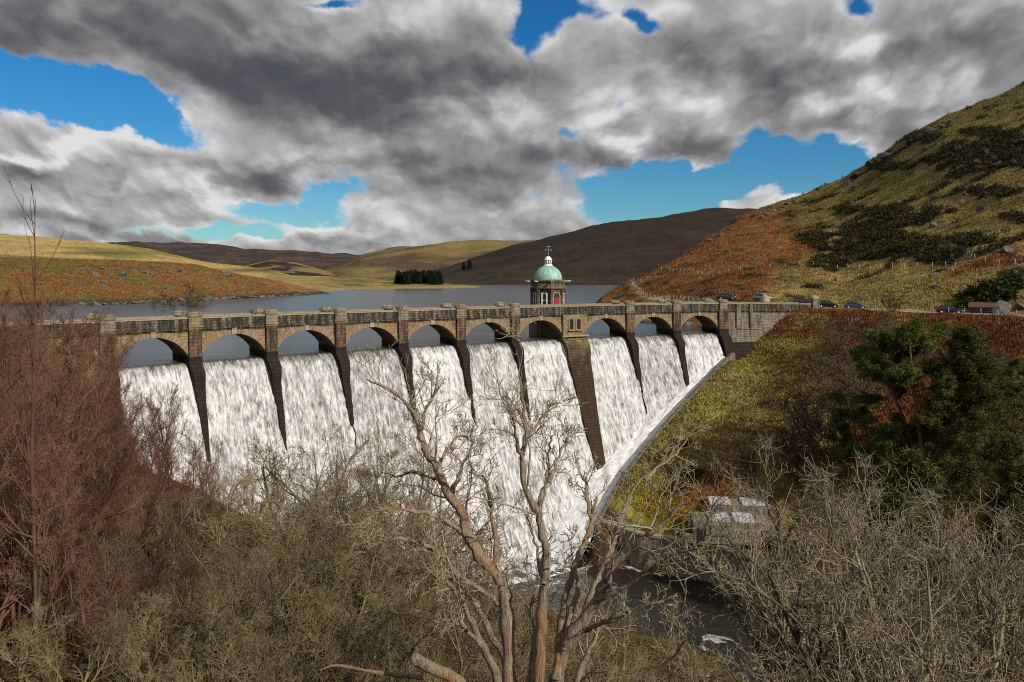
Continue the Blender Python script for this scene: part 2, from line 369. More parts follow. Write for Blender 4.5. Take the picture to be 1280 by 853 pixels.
def cover(x, y, z, kind, px, s, n, a, p):
    Y = np.maximum(y, 1.); py = YH - (z - CAMZ) / Y * 1000.
    f1 = fbm(x * .05, y * .05, 5, 71); f2 = fbm(x * .25, y * .25, 4, 81); f3 = fbm(x * .012, y * .012, 4, 91)
    o = np.zeros(x.shape + (3,)) + C_LITTER
    # right bank below the road
    rb = mixv(np.zeros(o.shape) + C_OLIVE * .75, C_BRACK * .5, sstep(.53, .64, f1 + (f2 - .5) * .3))
    rb = mixv(rb, C_GREEN * 1.15, np.clip(ell(px, py, [(935, 462, 75, 34), (880, 505, 50, 30), (975, 430, 50, 12), (820, 590, 50, 60), (1010, 540, 60, 26)]), 0, 1) * sstep(.36, .5, f2))
    rb = mixv(rb, C_BRACK * .42, np.clip(ell(px, py, [(1010, 408, 80, 14), (960, 590, 70, 34), (1250, 430, 90, 60), (900, 610, 60, 30), (1240, 520, 60, 70)]), 0, 1) * sstep(.3, .5, f2))
    rb = mixv(rb, C_DARKB, np.clip(ell(px, py, [(1065, 458, 50, 28), (1050, 405, 40, 10), (985, 550, 60, 20)]), 0, 1) * .6)  # shrub tone and tree shadows both painted into the bank colour
    rb = mixv(rb, C_MOSS * 1.1, np.clip(ell(px, py, [(800, 640, 60, 45)]), 0, 1))
    rb = rb * 1.75
    o = np.where((p > 10)[..., None] & (kind == 0)[..., None], rb, o)
    lb = mixv(np.zeros(o.shape) + C_LITTER, C_OLIVE * .45, sstep(.5, .62, f1)); lb = mixv(lb, C_BRACK * .42, sstep(.5, .65, f2) * .7)
    o = np.where((p <= 10)[..., None] & (kind == 0)[..., None], lb, o)
    # right hill
    bx = np.interp(py, [245, 262, 290, 310, 330, 345, 375, 400], [975, 985, 1004, 1012, 992, 965, 935, 925]) + (f1 - .5) * 130
    rh = mixv(np.zeros(o.shape) + C_OLIVE * 1.1, C_YEL * .95, sstep(.45, .62, f1)); rh = mixv(rh, C_OLIVE * .62, sstep(.5, .62, f2) * .6)
    rh = mixv(rh, C_GREEN * .95, sstep(150, 60, py - np.interp(px, [900, 1280], [250, 100])) * .45)
    br = mixv(np.zeros(o.shape) + C_BRACK, C_OLIVE * 1.1, sstep(.55, .68, f2) * .7); br = mixv(br, C_BRACK * .6, sstep(.5, .65, f1) * .6)
    rh = mixv(rh, br, sstep(18, -18, px - bx))
    rh = mixv(rh, C_BRACK * .9, np.clip(ell(px, py, [(1215, 372, 26, 12), (1270, 385, 20, 8), (930, 376, 30, 6)]), 0, 1))
    rh = mixv(rh, C_SCRUB, sstep(.1, .45, ell(px, py, SCRUB) + (f2 - .5) * 1.6 + (f1 - .5) * .8))
    o = np.where((kind == 1)[..., None], rh, o)
    dk = mixv(np.zeros(o.shape) + C_HEATH_SHADE, np.array((.034, .025, .018)), sstep(.45, .65, f3)); dk = mixv(dk, np.array((.040, .034, .017)), np.clip(ell(px, py, [(700, 352, 160, 14), (760, 330, 60, 14)]), 0, 1) * .5)  # cloud shadow over this hill is put into its dark heather colour
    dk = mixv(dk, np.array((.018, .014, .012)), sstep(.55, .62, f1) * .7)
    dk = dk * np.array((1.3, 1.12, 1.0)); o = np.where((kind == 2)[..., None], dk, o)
    md = mixv(np.zeros(o.shape) + np.array((.10, .065, .038)), C_OLIVE * .9, sstep(.4, .7, f3)); md = mixv(md, C_YEL * .75, np.clip(ell(px, py, [(600, 305, 70, 8), (560, 316, 40, 6), (455, 338, 40, 5)]), 0, 1) * .8)  # sunlit patches of this hill are painted in as yellow
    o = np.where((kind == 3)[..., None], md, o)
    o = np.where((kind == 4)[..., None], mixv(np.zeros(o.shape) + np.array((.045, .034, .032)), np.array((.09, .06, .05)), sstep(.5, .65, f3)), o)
    o = np.where((kind == 5)[..., None], mixv(np.zeros(o.shape) + C_YEL * .7, C_HEATH_SHADE, sstep(.5, .6, f3)), o)  # sunlight on the knoll is put into its yellow colour
    lf = mixv(np.zeros(o.shape) + C_YEL * 1.3, C_GREEN * 1.7, sstep(.42, .6, f3)); lf = mixv(lf, C_DARKB, np.clip(ell(px, py, [(120, 316.5, 70, 2.2), (320, 338, 60, 3)]), 0, 1) * .8)  # thin dark streaks paint shadow across the left hill
    o = np.where((kind == 6)[..., None], lf, o)
    pr = mixv(np.zeros(o.shape) + C_BRACK * 1.0, C_OLIVE * .9, sstep(.42, .6, f2)); pr = mixv(pr, C_GREEN * 1.1, sstep(.45, .6, f1 + (.5 - f3) * .3 + np.clip((332 - py) / 40, -.1, .3) - .06)); pr = mixv(pr, C_BRACK * .6, sstep(.5, .7, f2) * .5)
    pr = mixv(pr, C_MUD * .8, sstep(2.0, .7, z))
    o = np.where((kind == 7)[..., None], pr, o)
    fl = mixv(np.zeros(o.shape) + C_GREEN * 1.1, C_YEL * .9, sstep(.5, .62, f1)); fl = mixv(fl, C_YEL * 1.0, sstep(2.0, .6, z) + np.clip((np.abs(py - 345) < 2.) * 1., 0, 1) * .7 * (px < 420))
    fl = mixv(fl, C_YEL * 1.1, sstep(440, 380, px) * .7)
    o = np.where((kind == 8)[..., None], fl, o)
    return np.clip(o * .84, 0, 1)

PATH = [(892, 182, 0), (862, 197, 0), (840, 212, 0), (820, 226, 0), (803, 244, 0), (792, 262, 0), (786, 272, 0)]

def ground():
    az_f = np.radians(np.arange(-37, 37.001, .085)); az_b = np.radians(np.arange(37.8, 322.3, 2.4))
    az = np.concatenate([az_f, az_b, [az_f[0] + 2 * math.pi]])
    r = np.concatenate([[0.01], np.geomspace(2.0, 100, 250), np.geomspace(100.9, 520, 250), np.geomspace(526, 9000, 190)])
    A, R = np.meshgrid(az, r, indexing='ij'); x = R * np.sin(A); y = R * np.cos(A)
    q = height(x, y, True); z = q[0]; c = cover(x, y, *q)
    # trodden path
    pp = np.array([at(a, b) for a, b, _ in PATH]); d = np.full(x.shape, 1e9)
    sel = (y > 170) & (y < 300) & (np.abs(x) < 90)
    xs, ys = x[sel], y[sel]; dd = np.full(xs.shape, 1e9)
    for i in range(len(pp) - 1):
        v = pp[i + 1] - pp[i]; t = np.clip(((xs - pp[i, 0]) * v[0] + (ys - pp[i, 1]) * v[1]) / (v @ v), 0, 1)
        dd = np.minimum(dd, np.hypot(xs - pp[i, 0] - t * v[0], ys - pp[i, 1] - t * v[1]))
    d[sel] = dd
    c = mixv(c, np.array((.34, .31, .26)), sstep(1.7, 1.0, d)); c = mixv(c, C_GREEN * 1.2, sstep(3.2, 2.0, d) * sstep(1.0, 1.9, d) * .8)
    P = np.stack([x, y, z], -1); na, nr = x.shape
    i = np.arange(na * nr).reshape(na, nr)
    F = np.stack([i[:-1, :-1], i[1:, :-1], i[1:, 1:], i[:-1, 1:]], -1).reshape(-1, 4)
    g = mk('ground', P.reshape(-1, 3), F, None, covermat('land_cover'), col=c.reshape(-1, 3), smooth=True)
    tag(g, 'moorland valley ground, bracken banks and rolling hills', None, None, 'structure')
ground()

# ------------------------------------------------------------------ water
def reservoir():
    M = watermat('reservoir_water', (.022, .026, .032), (1, .55, 1), .07, .22)
    g = GB()
    S = np.concatenate([np.linspace(-190, -8, 40), np.linspace(-7.5, 113, 90), np.linspace(116, 300, 40)])
    N = -np.concatenate([[5.2, 6, 8, 12], np.geomspace(18, 2600, 70)])
    SS, NN = np.meshgrid(S, N, indexing='ij')
    P = dw(SS, NN, SS * 0 + .14); g.grid(P, np.stack([SS, NN], -1))
    o = g.build('reservoir_water', M, smooth=True)
    tag(o, 'wind-rippled grey-blue reservoir behind the dam', None, None, 'structure')
    g = GB(); M2 = watermat('river_water', (.018, .016, .012), (1, 1, 1), .9, .12, .75)
    t = np.linspace(-18, 150, 120); q = np.linspace(-14, 14.5, 24); T, Q = np.meshgrid(t, q, indexing='ij')
    P = np.stack([AX + T * UX + Q * WXv, AY + T * UY + Q * WYv, T * 0 - 31.0 + .12 * fbm(T, Q, 3, 5)], -1); g.grid(P, np.stack([T, Q], -1))
    o = g.build('river_water', M2, smooth=True)
    tag(o, 'dark foam-flecked river pool below the dam', None, None, 'structure')
reservoir()

def fallmat(name, shift=.004):
    m, nt, b = newmat(name)
    uv = nd(nt, 'UVMap').outputs[0]
    warp = nd(nt, 'TexNoise', i_Vector=uv, i_Scale=.5, i_Detail=3.).outputs['Color']
    uvw = nd(nt, 'VectorMath', operation='MULTIPLY_ADD', i_0=warp, i_1=(.5, .8, 0), i_2=uv).outputs[0]
    oi = nd(nt, 'ObjectInfo').outputs['Random']
    n1 = noise(nt, mapping(nt, uvw, (2.0, .55, 1)), 1.0, 7, .64)
    n2 = noise(nt, mapping(nt, uvw, (6.5, 1.1, 1), (9, 4, 0)), 1.0, 6, .66)
    n3 = noise(nt, mapping(nt, uvw, (.45, .18, 1), (2, 8, 0)), 1.0, 3, .6)
    n4 = noise(nt, mapping(nt, uv, (1.6, .05, 1), (5, 2, 0)), 1.6, 4, .6)
    t = mth(nt, 'ADD', mth(nt, 'ADD', mth(nt, 'MULTIPLY', n1, .42), mth(nt, 'MULTIPLY', n2, .36)), mth(nt, 'MULTIPLY', n3, .20))
    t = mth(nt, 'ADD', t, mth(nt, 'ADD', mth(nt, 'MULTIPLY', mth(nt, 'SUBTRACT', n4, .5), .20), mth(nt, 'ADD', mth(nt, 'MULTIPLY', oi, .05), shift)))
    sep = nd(nt, 'SeparateXYZ', i_0=uv); v = sep.outputs[1]
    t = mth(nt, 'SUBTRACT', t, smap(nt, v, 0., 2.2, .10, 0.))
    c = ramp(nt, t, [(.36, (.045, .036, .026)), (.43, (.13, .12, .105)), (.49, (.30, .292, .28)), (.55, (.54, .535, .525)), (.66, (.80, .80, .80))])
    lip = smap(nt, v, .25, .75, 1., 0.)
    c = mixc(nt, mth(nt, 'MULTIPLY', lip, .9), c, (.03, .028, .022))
    nt.links.new(c, b.inputs['Base Color'])
    nt.links.new(smap(nt, lip, 0, 1, .42, .15), b.inputs['Roughness'])
    b.inputs['Subsurface Weight'].default_value = .0
    nt.links.new(bumpn(nt, mth(nt, 'ADD', n1, mth(nt, 'MULTIPLY', n2, .5)), .8, .3), b.inputs['Normal'])
    return m

ORD = ['first', 'second', 'third', 'fourth', 'fifth', 'sixth', 'seventh', 'eighth', 'ninth', 'tenth']
def falls():
    M = fallmat('white_water')
    for k in range(10):
        s0, s1 = BAY[k], BAY[k] + OPEN
        zb = min(ztoe(s0 - 1), ztoe(s1 + 1), ztoe((s0 + s1) / 2)) - .5
        crest = np.array([(-5.6, .14), (-3.5, .13), (-2.2, .1), (-1.7, .03)])
        zz = np.concatenate([-np.array([.02, .06, .13, .25, .4, .65, .95]), -np.arange(1.3, -zb, .3)])
        nn = nface(zz) + .22
        n = np.concatenate([crest[:, 0], nn]); z = np.concatenate([crest[:, 1], zz + .05])
        L = np.concatenate([[0], np.cumsum(np.hypot(np.diff(n), np.diff(z)))]); L = L - L[4]
        q = np.linspace(0, 1, 46)
        wl = 0. if k == 0 else (1.35 if k == 7 else .82); wr = 0. if k == 9 else (1.35 if k == 6 else .82)
        e = np.interp(-z, [0, 1, 4, 8, 12.5, 14], [0, .12, .42, .66, .95, 1.0]); e7 = np.interp(-z, [0, 2, 8, 20, 24], [0, .05, .4, 1, 1])
        el = e7 if k == 7 else e; er = e7 if k == 6 else e
        rag = lambda sd: (fbm(L * .7, L * 0 + sd, 4, 61) - .5) * .5 * sstep(.5, 3, L)
        a0 = s0 - el * wl + rag(k * 3.1) * (el > .01); a1 = s1 + er * wr + rag(k * 3.1 + 50) * (er > .01)
        S = a0[None, :] + (a1 - a0)[None, :] * q[:, None]
        Z = np.tile(z, (46, 1)); N = np.tile(n, (46, 1)); LL = np.tile(L, (46, 1))
        am = sstep(.3, 3, LL)
        bump = (fbm(S * 1.1, LL * .38, 4, 11) - .5) * .95 + (fbm(S * 3.1, LL * .9, 3, 15) - .5) * .28 + np.clip(np.sin(LL * 3.9 + 3 * fbm(S * .6, LL * .2, 2, 4)), 0, 1) * .07
        N2 = N + bump * am + .1 * sstep(6, 20, LL)
        # the sheet stops where the toe channel or the ground takes over
        zt = ztoe(S); keep = np.maximum(Z, zt - .4)
        N2 = np.where(Z < zt - .4, nface(zt - .4) + .5, N2)
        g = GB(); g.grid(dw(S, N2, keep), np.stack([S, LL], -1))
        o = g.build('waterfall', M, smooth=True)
        w = ORD[k]
        lab = {0: 'leftmost white sheet of falling water, partly behind red-brown birches', 6: 'white sheet of falling water just left of the broad dark pier', 7: 'white sheet of falling water just right of the broad dark pier',
               9: 'rightmost and shortest white sheet of falling water, against the bank'}.get(k, w + ' white sheet of falling water counted from the left of the dam')
        tag(o, lab, 'waterfall', 'sheets of water spilling through the arches', 'structure')
    # water running down the toe channel on the right
    s = np.linspace(44, S_END + .3, 150); q = np.linspace(0, 1, 20)
    S, Q = np.meshgrid(s, q, indexing='ij')
    n0 = nface(ztoe(S)) - .3; n1 = nwall(S); N = n0 + (n1 - n0) * Q
    Z = ztoe(S) + .5 - 2.0 * Q * np.interp(S, [50, 74, 106], [.3, 1, .6]) + (fbm(S * .8, Q * 5, 4, 8) - .5) * .8
    Z = np.maximum(Z, -31.1 + .3 * fbm(S, Q * 4, 3, 8))
    g = GB(); g.grid(dw(S, N, Z), np.stack([N * .8, S * 1.0 + 40], -1))
    o = g.build('waterfall', fallmat('foaming_water', .12), smooth=True)
    tag(o, 'white torrent running down the toe channel along the right bank', 'waterfall', None, 'structure')
falls()

# ------------------------------------------------------------------ dam
ST_BUFF = stone('buff_masonry', (.215, .162, .096), .42, .9, .40, lime=.2)
ST_PAR = stone('parapet_masonry', (.19, .165, .122), .9, 1.0, .36, lime=.35, tone=.5)
ST_COPE = stone('coping_stone', (.25, .215, .155), .22, 2.2, .6, .015, lime=.5)
ST_PIER = stone('pier_masonry', (.14, .10, .062), .75, .95, .46, .05, lime=.10, tone=.5)
ST_BROAD = stone('broad_pier_masonry', (.19, .145, .085), .5, 1.0, .46, .05, lime=.12, tone=.5, wet=(2.5, -4.5))
ST_PED = stone('pedestal_masonry', (.20, .172, .122), .5, 1.2, .5, .03, lime=.4)
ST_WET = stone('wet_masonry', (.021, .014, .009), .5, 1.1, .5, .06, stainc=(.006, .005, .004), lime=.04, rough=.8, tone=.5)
ST_WING = stone('wing_masonry', (.20, .178, .14), .58, .8, .34, lime=.5, tone=.5)
ST_VOUS = stone('voussoir_masonry', (.225, .17, .105), .38, .46, 3.0, .035, lime=.15)
ASPH = plain('asphalt', (.055, .055, .055), .9, 0, .2, 3.)

dam = empty('dam', dw(np.array(50.), np.array(-2.5), np.array(0.)).tolist())
tag(dam, 'long curved stone dam with ten arches carrying a road over white falling water', 'dam')
def part(g, name, mat, parent=None, smooth=False):
    o = g.build(name, mat, parent or dam, smooth)
    if parent is None: o.matrix_parent_inverse = DAM_INV
    return o
bpy.context.view_layer.update()
DAM_INV = dam.matrix_world.inverted()

SL, SR = -46.0, 128.2          # ends of the parapets
DROP = lambda s: -np.interp(s, [106, 128], [0, .45])
def dwd(s, n, z): return dw(s, n, z + np.where(z > 2, DROP(s), 0))
def build_dam():
    # core below the crest
    g = GB(); s = np.concatenate([np.linspace(-46, -2, 20), np.linspace(-1.6, S_END, 90), np.linspace(S_END + .5, 128, 20)])
    zz = np.concatenate([[-.08, -.3, -.7, -1.3, -2.1], -np.arange(3, 36.1, 1.5)])
    S, Z = np.meshgrid(s, zz, indexing='ij'); N = nface(Z) - .35
    g.grid(dw(S, N, Z), np.stack([S, Z], -1))
    S, Nn = np.meshgrid(s, [-1.95, -3, -6.2], indexing='ij'); g.grid(dw(S, Nn, S * 0 - .1), np.stack([S, Nn], -1))
    S, Zz = np.meshgrid(s, [-.1, -12], indexing='ij'); g.grid(dw(S, S * 0 - 6.2, Zz), np.stack([S, Zz], -1))
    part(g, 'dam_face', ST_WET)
    # arches
    for k in range(10):
        s0, s1 = BAY[k], BAY[k] + OPEN; hs = OPEN / 2; rise = 2.55; spring = 1.0
        r = (hs * hs + rise * rise) / (2 * rise); zc = spring + rise - r; sm = (s0 + s1) / 2
        th = np.linspace(-math.asin(hs / r), math.asin(hs / r), 33)
        S = sm + r * np.sin(th); Zb = zc + r * np.cos(th)
        g = GB()
        for n in (0., -5.0):
            SS = np.stack([S, S], 1); ZZ = np.stack([Zb, Zb * 0 + 4.3], 1); g.grid(dw(SS, SS * 0 + n, ZZ), np.stack([SS, ZZ], -1))
        SS = np.stack([S, S], 1); NN = np.stack([S * 0, S * 0 - 5.0], 1); al = np.stack([th * r, th * r], 1)
        g.grid(dw(SS, NN, np.stack([Zb, Zb], 1)), np.stack([al, NN], -1))
        arch = part(g, 'arch', ST_BUFF)
        g = GB(); r2 = r + .78; lim = math.asin(min(.999, (hs + .02) / r2))
        t2 = np.linspace(-math.asin(hs / r), math.asin(hs / r), 41)
        rr = np.array([r - .02, r2]); TT, RR = np.meshgrid(t2, rr, indexing='ij')
        SS = sm + RR * np.sin(TT); SS = np.clip(SS, s0 - .02, s1 + .02); ZZ = zc + RR * np.cos(TT)
        uv = np.stack([TT * r, RR - r], -1)
        g.grid(dw(SS, SS * 0 + .07, ZZ), uv)
        for e in (0, 1):
            SE = np.stack([SS[:, e], SS[:, e]], 1); ZE = np.stack([ZZ[:, e]] * 2, 1); NE = np.stack([SS[:, e] * 0 - .02, SS[:, e] * 0 + .07], 1); g.grid(dw(SE, NE, ZE), np.stack([np.stack([t2 * r] * 2, 1), NE], -1))
        o = g.build('voussoir_ring', ST_VOUS); o.parent = arch
        g = GB(); g.box(sm - .34, sm + .34, -.02, .2, zc + r - .06, zc + r + .72, dw); o = g.build('keystone', ST_COPE); o.parent = arch
    # piers
    def pier(s0, s1, low, upper=ST_BUFF, name='pier', wide=False):
        g = GB()
        g.box(s0, s1, -5.3, .42, .98, 4.3, dwd)
        g.box(s0 - .05, s1 + .05, -5.3, .56, .78, .98, dwd)
        o = part(g, name, ST_PIER if not wide else ST_BUFF)
        g = GB(); z = np.concatenate([[.78, 0, -1.2, -2.4], -np.arange(3.4, -low + .01, 1.0)])
        pr = np.interp(-z, [0, 3.5, 6, 10, 13.5, 16], [2, .75, .6, .35, .0, -.3]) if not wide else np.interp(-z, [0, 3.5, 12, 18, 22, 24], [2.0, .75, .65, .55, .4, .3])
        nf = np.maximum(.48 if not wide else .5, nface(z) + pr); nf = np.maximum.accumulate(nf) + np.where(z < -1, .16, 0) * (fbm(z * 1.7, z * 0 + s0, 2, 5) - .5) * 2
        tp = np.interp(-z, [0, 1, 4, 8, 12.5, 14], [.0, .08, .28, .44, .66, .74]) if not wide else np.interp(-z, [0, 2, 8, 20, 24], [0, .05, .5, 1.35, 1.5])
        if wide: pass
        a0, a1 = s0 - .03 + tp, s1 + .03 - tp; nb = z * 0 - 5.25
        U = lambda a, b: np.stack([a, b], 1)
        g.grid(dw(U(a0, a1), U(nf, nf), U(z, z)), np.stack([U(a0, a1), U(z, z)], -1))
        for a in (a0, a1): g.grid(dw(U(a, a), U(nb, nf), U(z, z)), np.stack([U(nb, nf), U(z, z)], -1))
        g.grid(dw(U(a0, a1)[:1].repeat(2, 0), np.array([[-5.25, -5.25], [.48, .48]]), np.full((2, 2), .78)), np.zeros((2, 2, 2)))
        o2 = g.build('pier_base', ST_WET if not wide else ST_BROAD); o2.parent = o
        return o
    for k in range(1, 10):
        if k == 7: continue
        pier(BAY[k] - (LB - OPEN), BAY[k], -14.5)
    pier(-1.9, 0, -14.5); pier(S_END, S_END + 2.2, -6)
    broad = pier(BAY[6] + OPEN, BAY[7], -23, wide=True)
    # the pair of small arched niches with sills in the broad pier
    sm = (BAY[6] + OPEN + BAY[7]) / 2
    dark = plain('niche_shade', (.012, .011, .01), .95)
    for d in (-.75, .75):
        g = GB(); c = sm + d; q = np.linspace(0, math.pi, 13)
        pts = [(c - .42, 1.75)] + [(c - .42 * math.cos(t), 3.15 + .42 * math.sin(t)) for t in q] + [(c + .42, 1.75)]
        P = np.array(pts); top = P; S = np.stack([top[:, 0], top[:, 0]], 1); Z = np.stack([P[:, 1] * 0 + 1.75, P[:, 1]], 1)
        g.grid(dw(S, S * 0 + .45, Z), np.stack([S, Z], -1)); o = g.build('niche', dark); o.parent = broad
        g = GB(); rr = np.array([.42, .6]); TT, RR = np.meshgrid(q, rr, indexing='ij'); S = c - RR * np.cos(TT); Z = 3.15 + RR * np.sin(TT)
        g.grid(dw(S, S * 0 + .52, Z), np.stack([TT * .5, RR], -1)); g.box(c - .6, c - .42, .42, .52, 1.75, 3.15, dw); g.box(c + .42, c + .6, .42, .52, 1.75, 3.15, dw)
        g.box(c - .68, c + .68, .42, .8, 1.52, 1.75, dw); o = g.build('niche_surround', ST_COPE); o.parent = broad
    g = GB(); g.box(sm - 2.75, sm + 2.75, .42, .85, .45, .75, dw); o = g.build('string_course', ST_COPE); o.parent = broad
    # cornice, parapets, copings
    g = GB(); g.box(SL, SR - 1.5, 0., .30, 4.30, 4.62, dwd); g.box(SL, SR - 1.5, 0., .16, 4.12, 4.30, dwd); part(g, 'cornice', ST_PAR)
    for n0, n1 in ((-.40, .06), (-5.06, -4.60)):
        g = GB(); g.box(SL, SR, n0, n1, 4.30, 5.72, dwd); pa = part(g, 'parapet', ST_PAR)
        g = GB(); g.box(SL, SR, n0 - .07, n1 + .09, 5.72, 5.98, dwd); o = g.build('coping', ST_COPE); o.parent = pa
    g = GB(); g.box(SL, SR, -4.6, -.40, 4.55, 4.86, dwd); part(g, 'road_deck', ASPH)
    # pedestals and rounded caps above each pier, both parapets
    mids = [-.95] + [BAY[k] - (LB - OPEN) / 2 for k in range(1, 10) if k != 7] + [S_END + 1.1]
    for c in mids:
        for front in (1, 0):
            n0, n1 = (-.46, .36) if front else (-5.12, -4.5)
            g = GB(); w = .86
            g.box(c - w, c + w, n0, n1, 4.34, 5.99, dwd); g.box(c - w - .1, c + w + .1, n0 - .05, n1 + .12, 4.62, 4.86, dwd)
            ped = part(g, 'pedestal', ST_PED if front else ST_PAR)
            g = GB(); t = np.linspace(0, 1, 9); nm = (n0 + n1) / 2; hw = (n1 - n0) / 2 + .06
            ww = (w + .04) * np.array([1, 1, .98, .93, .84, .7, .52, .28, 0.02]); zz = 5.99 + .62 * np.array([0, .3, .5, .66, .8, .9, .96, .99, 1.0])
            S = np.stack([c - ww, c - ww, c + ww, c + ww], 1); hh = hw * np.array([1, 1, 1, .99, .96, .9, .8, .6, .2]); 
            Nf = np.stack([nm - hh, nm + hh, nm + hh, nm - hh, nm - hh], 1); Sf = np.stack([c - ww, c - ww, c + ww, c + ww, c - ww], 1); Zf = np.stack([zz] * 5, 1)
            g.grid(dwd(Sf, Nf, Zf), np.stack([Sf + Nf, Zf], -1))
            o = g.build('cap_stone', ST_PED); o.parent = ped
    # flanking solid walls
    g = GB()
    s = np.linspace(S_END + 2.2, SR, 24); z = np.array([4.3, 2.5, 0.9, 0, -3, -8]); S, Z = np.meshgrid(s, z, indexing='ij'); N = .05 + np.clip(.9 - Z, 0, 9) * .06
    g.grid(dwd(S, N, Z), np.stack([S, Z], -1)); S2, Z2 = np.meshgrid(s, [4.3, -8.], indexing='ij'); g.grid(dwd(S2, S2 * 0 - 5, Z2), np.stack([S2, Z2], -1))
    g.box(S_END + 2.2, SR - 1, .05, .22, .62, .86, dwd)
    part(g, 'wing_wall', ST_WING)
    g = GB(); s = np.linspace(SL, -1.9, 24); S, Z = np.meshgrid(s, z, indexing='ij'); N = .05 + np.clip(.9 - Z, 0, 9) * .06
    g.grid(dwd(S, N, Z), np.stack([S, Z], -1)); S2, Z2 = np.meshgrid(s, [4.3, -8.], indexing='ij'); g.grid(dwd(S2, S2 * 0 - 5, Z2), np.stack([S2, Z2], -1)); part(g, 'wing_wall', ST_BUFF)
    # pilasters on the right wing and the tall end pier
    for c, w in ((S_END + 4.6, .5), (S_END + 7.6, .35)):
        g = GB(); g.box(c - w, c + w, 0, .35, .9, 5.7, dwd); part(g, 'pilaster', ST_WING)
    g = GB(); g.box(SR - .1, SR + 1.5, -.7, .5, 3.6, 6.9, dwd); ep = part(g, 'end_pillar', ST_WING)
    g = GB(); zz = np.array([6.9, 7.2, 7.45, 7.6]); w = np.array([.8, .7, .45, .05]); c = SR + .7
    S = np.stack([c - w, c + w, c + w, c - w, c - w], 1); N = np.stack([-.1 - w * .75, -.1 - w * .75, -.1 + w * .75, -.1 + w * .75, -.1 - w * .75], 1); Z = np.stack([zz] * 5, 1)
    g.grid(dwd(S, N, Z), np.stack([S + N, Z], -1)); o = g.build('cap_stone', ST_COPE); o.parent = ep
    # channel wall along the toe
    g = GB(); s = np.linspace(65, S_END + 1.0, 80); N = nwall(s) + 0; top = np.maximum(ztoe(s) - np.interp(s, [50, 74, 106], [.3, 1.0, .2]), -29.5) + 1.0; wd = .8
    U = lambda a, b: np.stack([a, b], 1)
    g.grid(dw(U(s, s), U(N, N + wd), U(top, top)), np.stack([U(s, s), U(N, N + wd)], -1))
    for e in (N, N + wd): g.grid(dw(U(s, s), U(e, e), U(top, top - 5)), np.stack([U(s, s), U(top, top - 5)], -1))
    part(g, 'toe_channel_wall', ST_WING)
build_dam()
for o in list(bpy.data.objects):
    # every dam mesh is modelled in world space: undo the parent offset once
    if o.type == 'MESH' and o.parent is not None:
        top = o
        while top.parent is not None: top = top.parent
        if top is dam:
            o.matrix_parent_inverse = DAM_INV if o.parent is dam else Matrix.Identity(4)

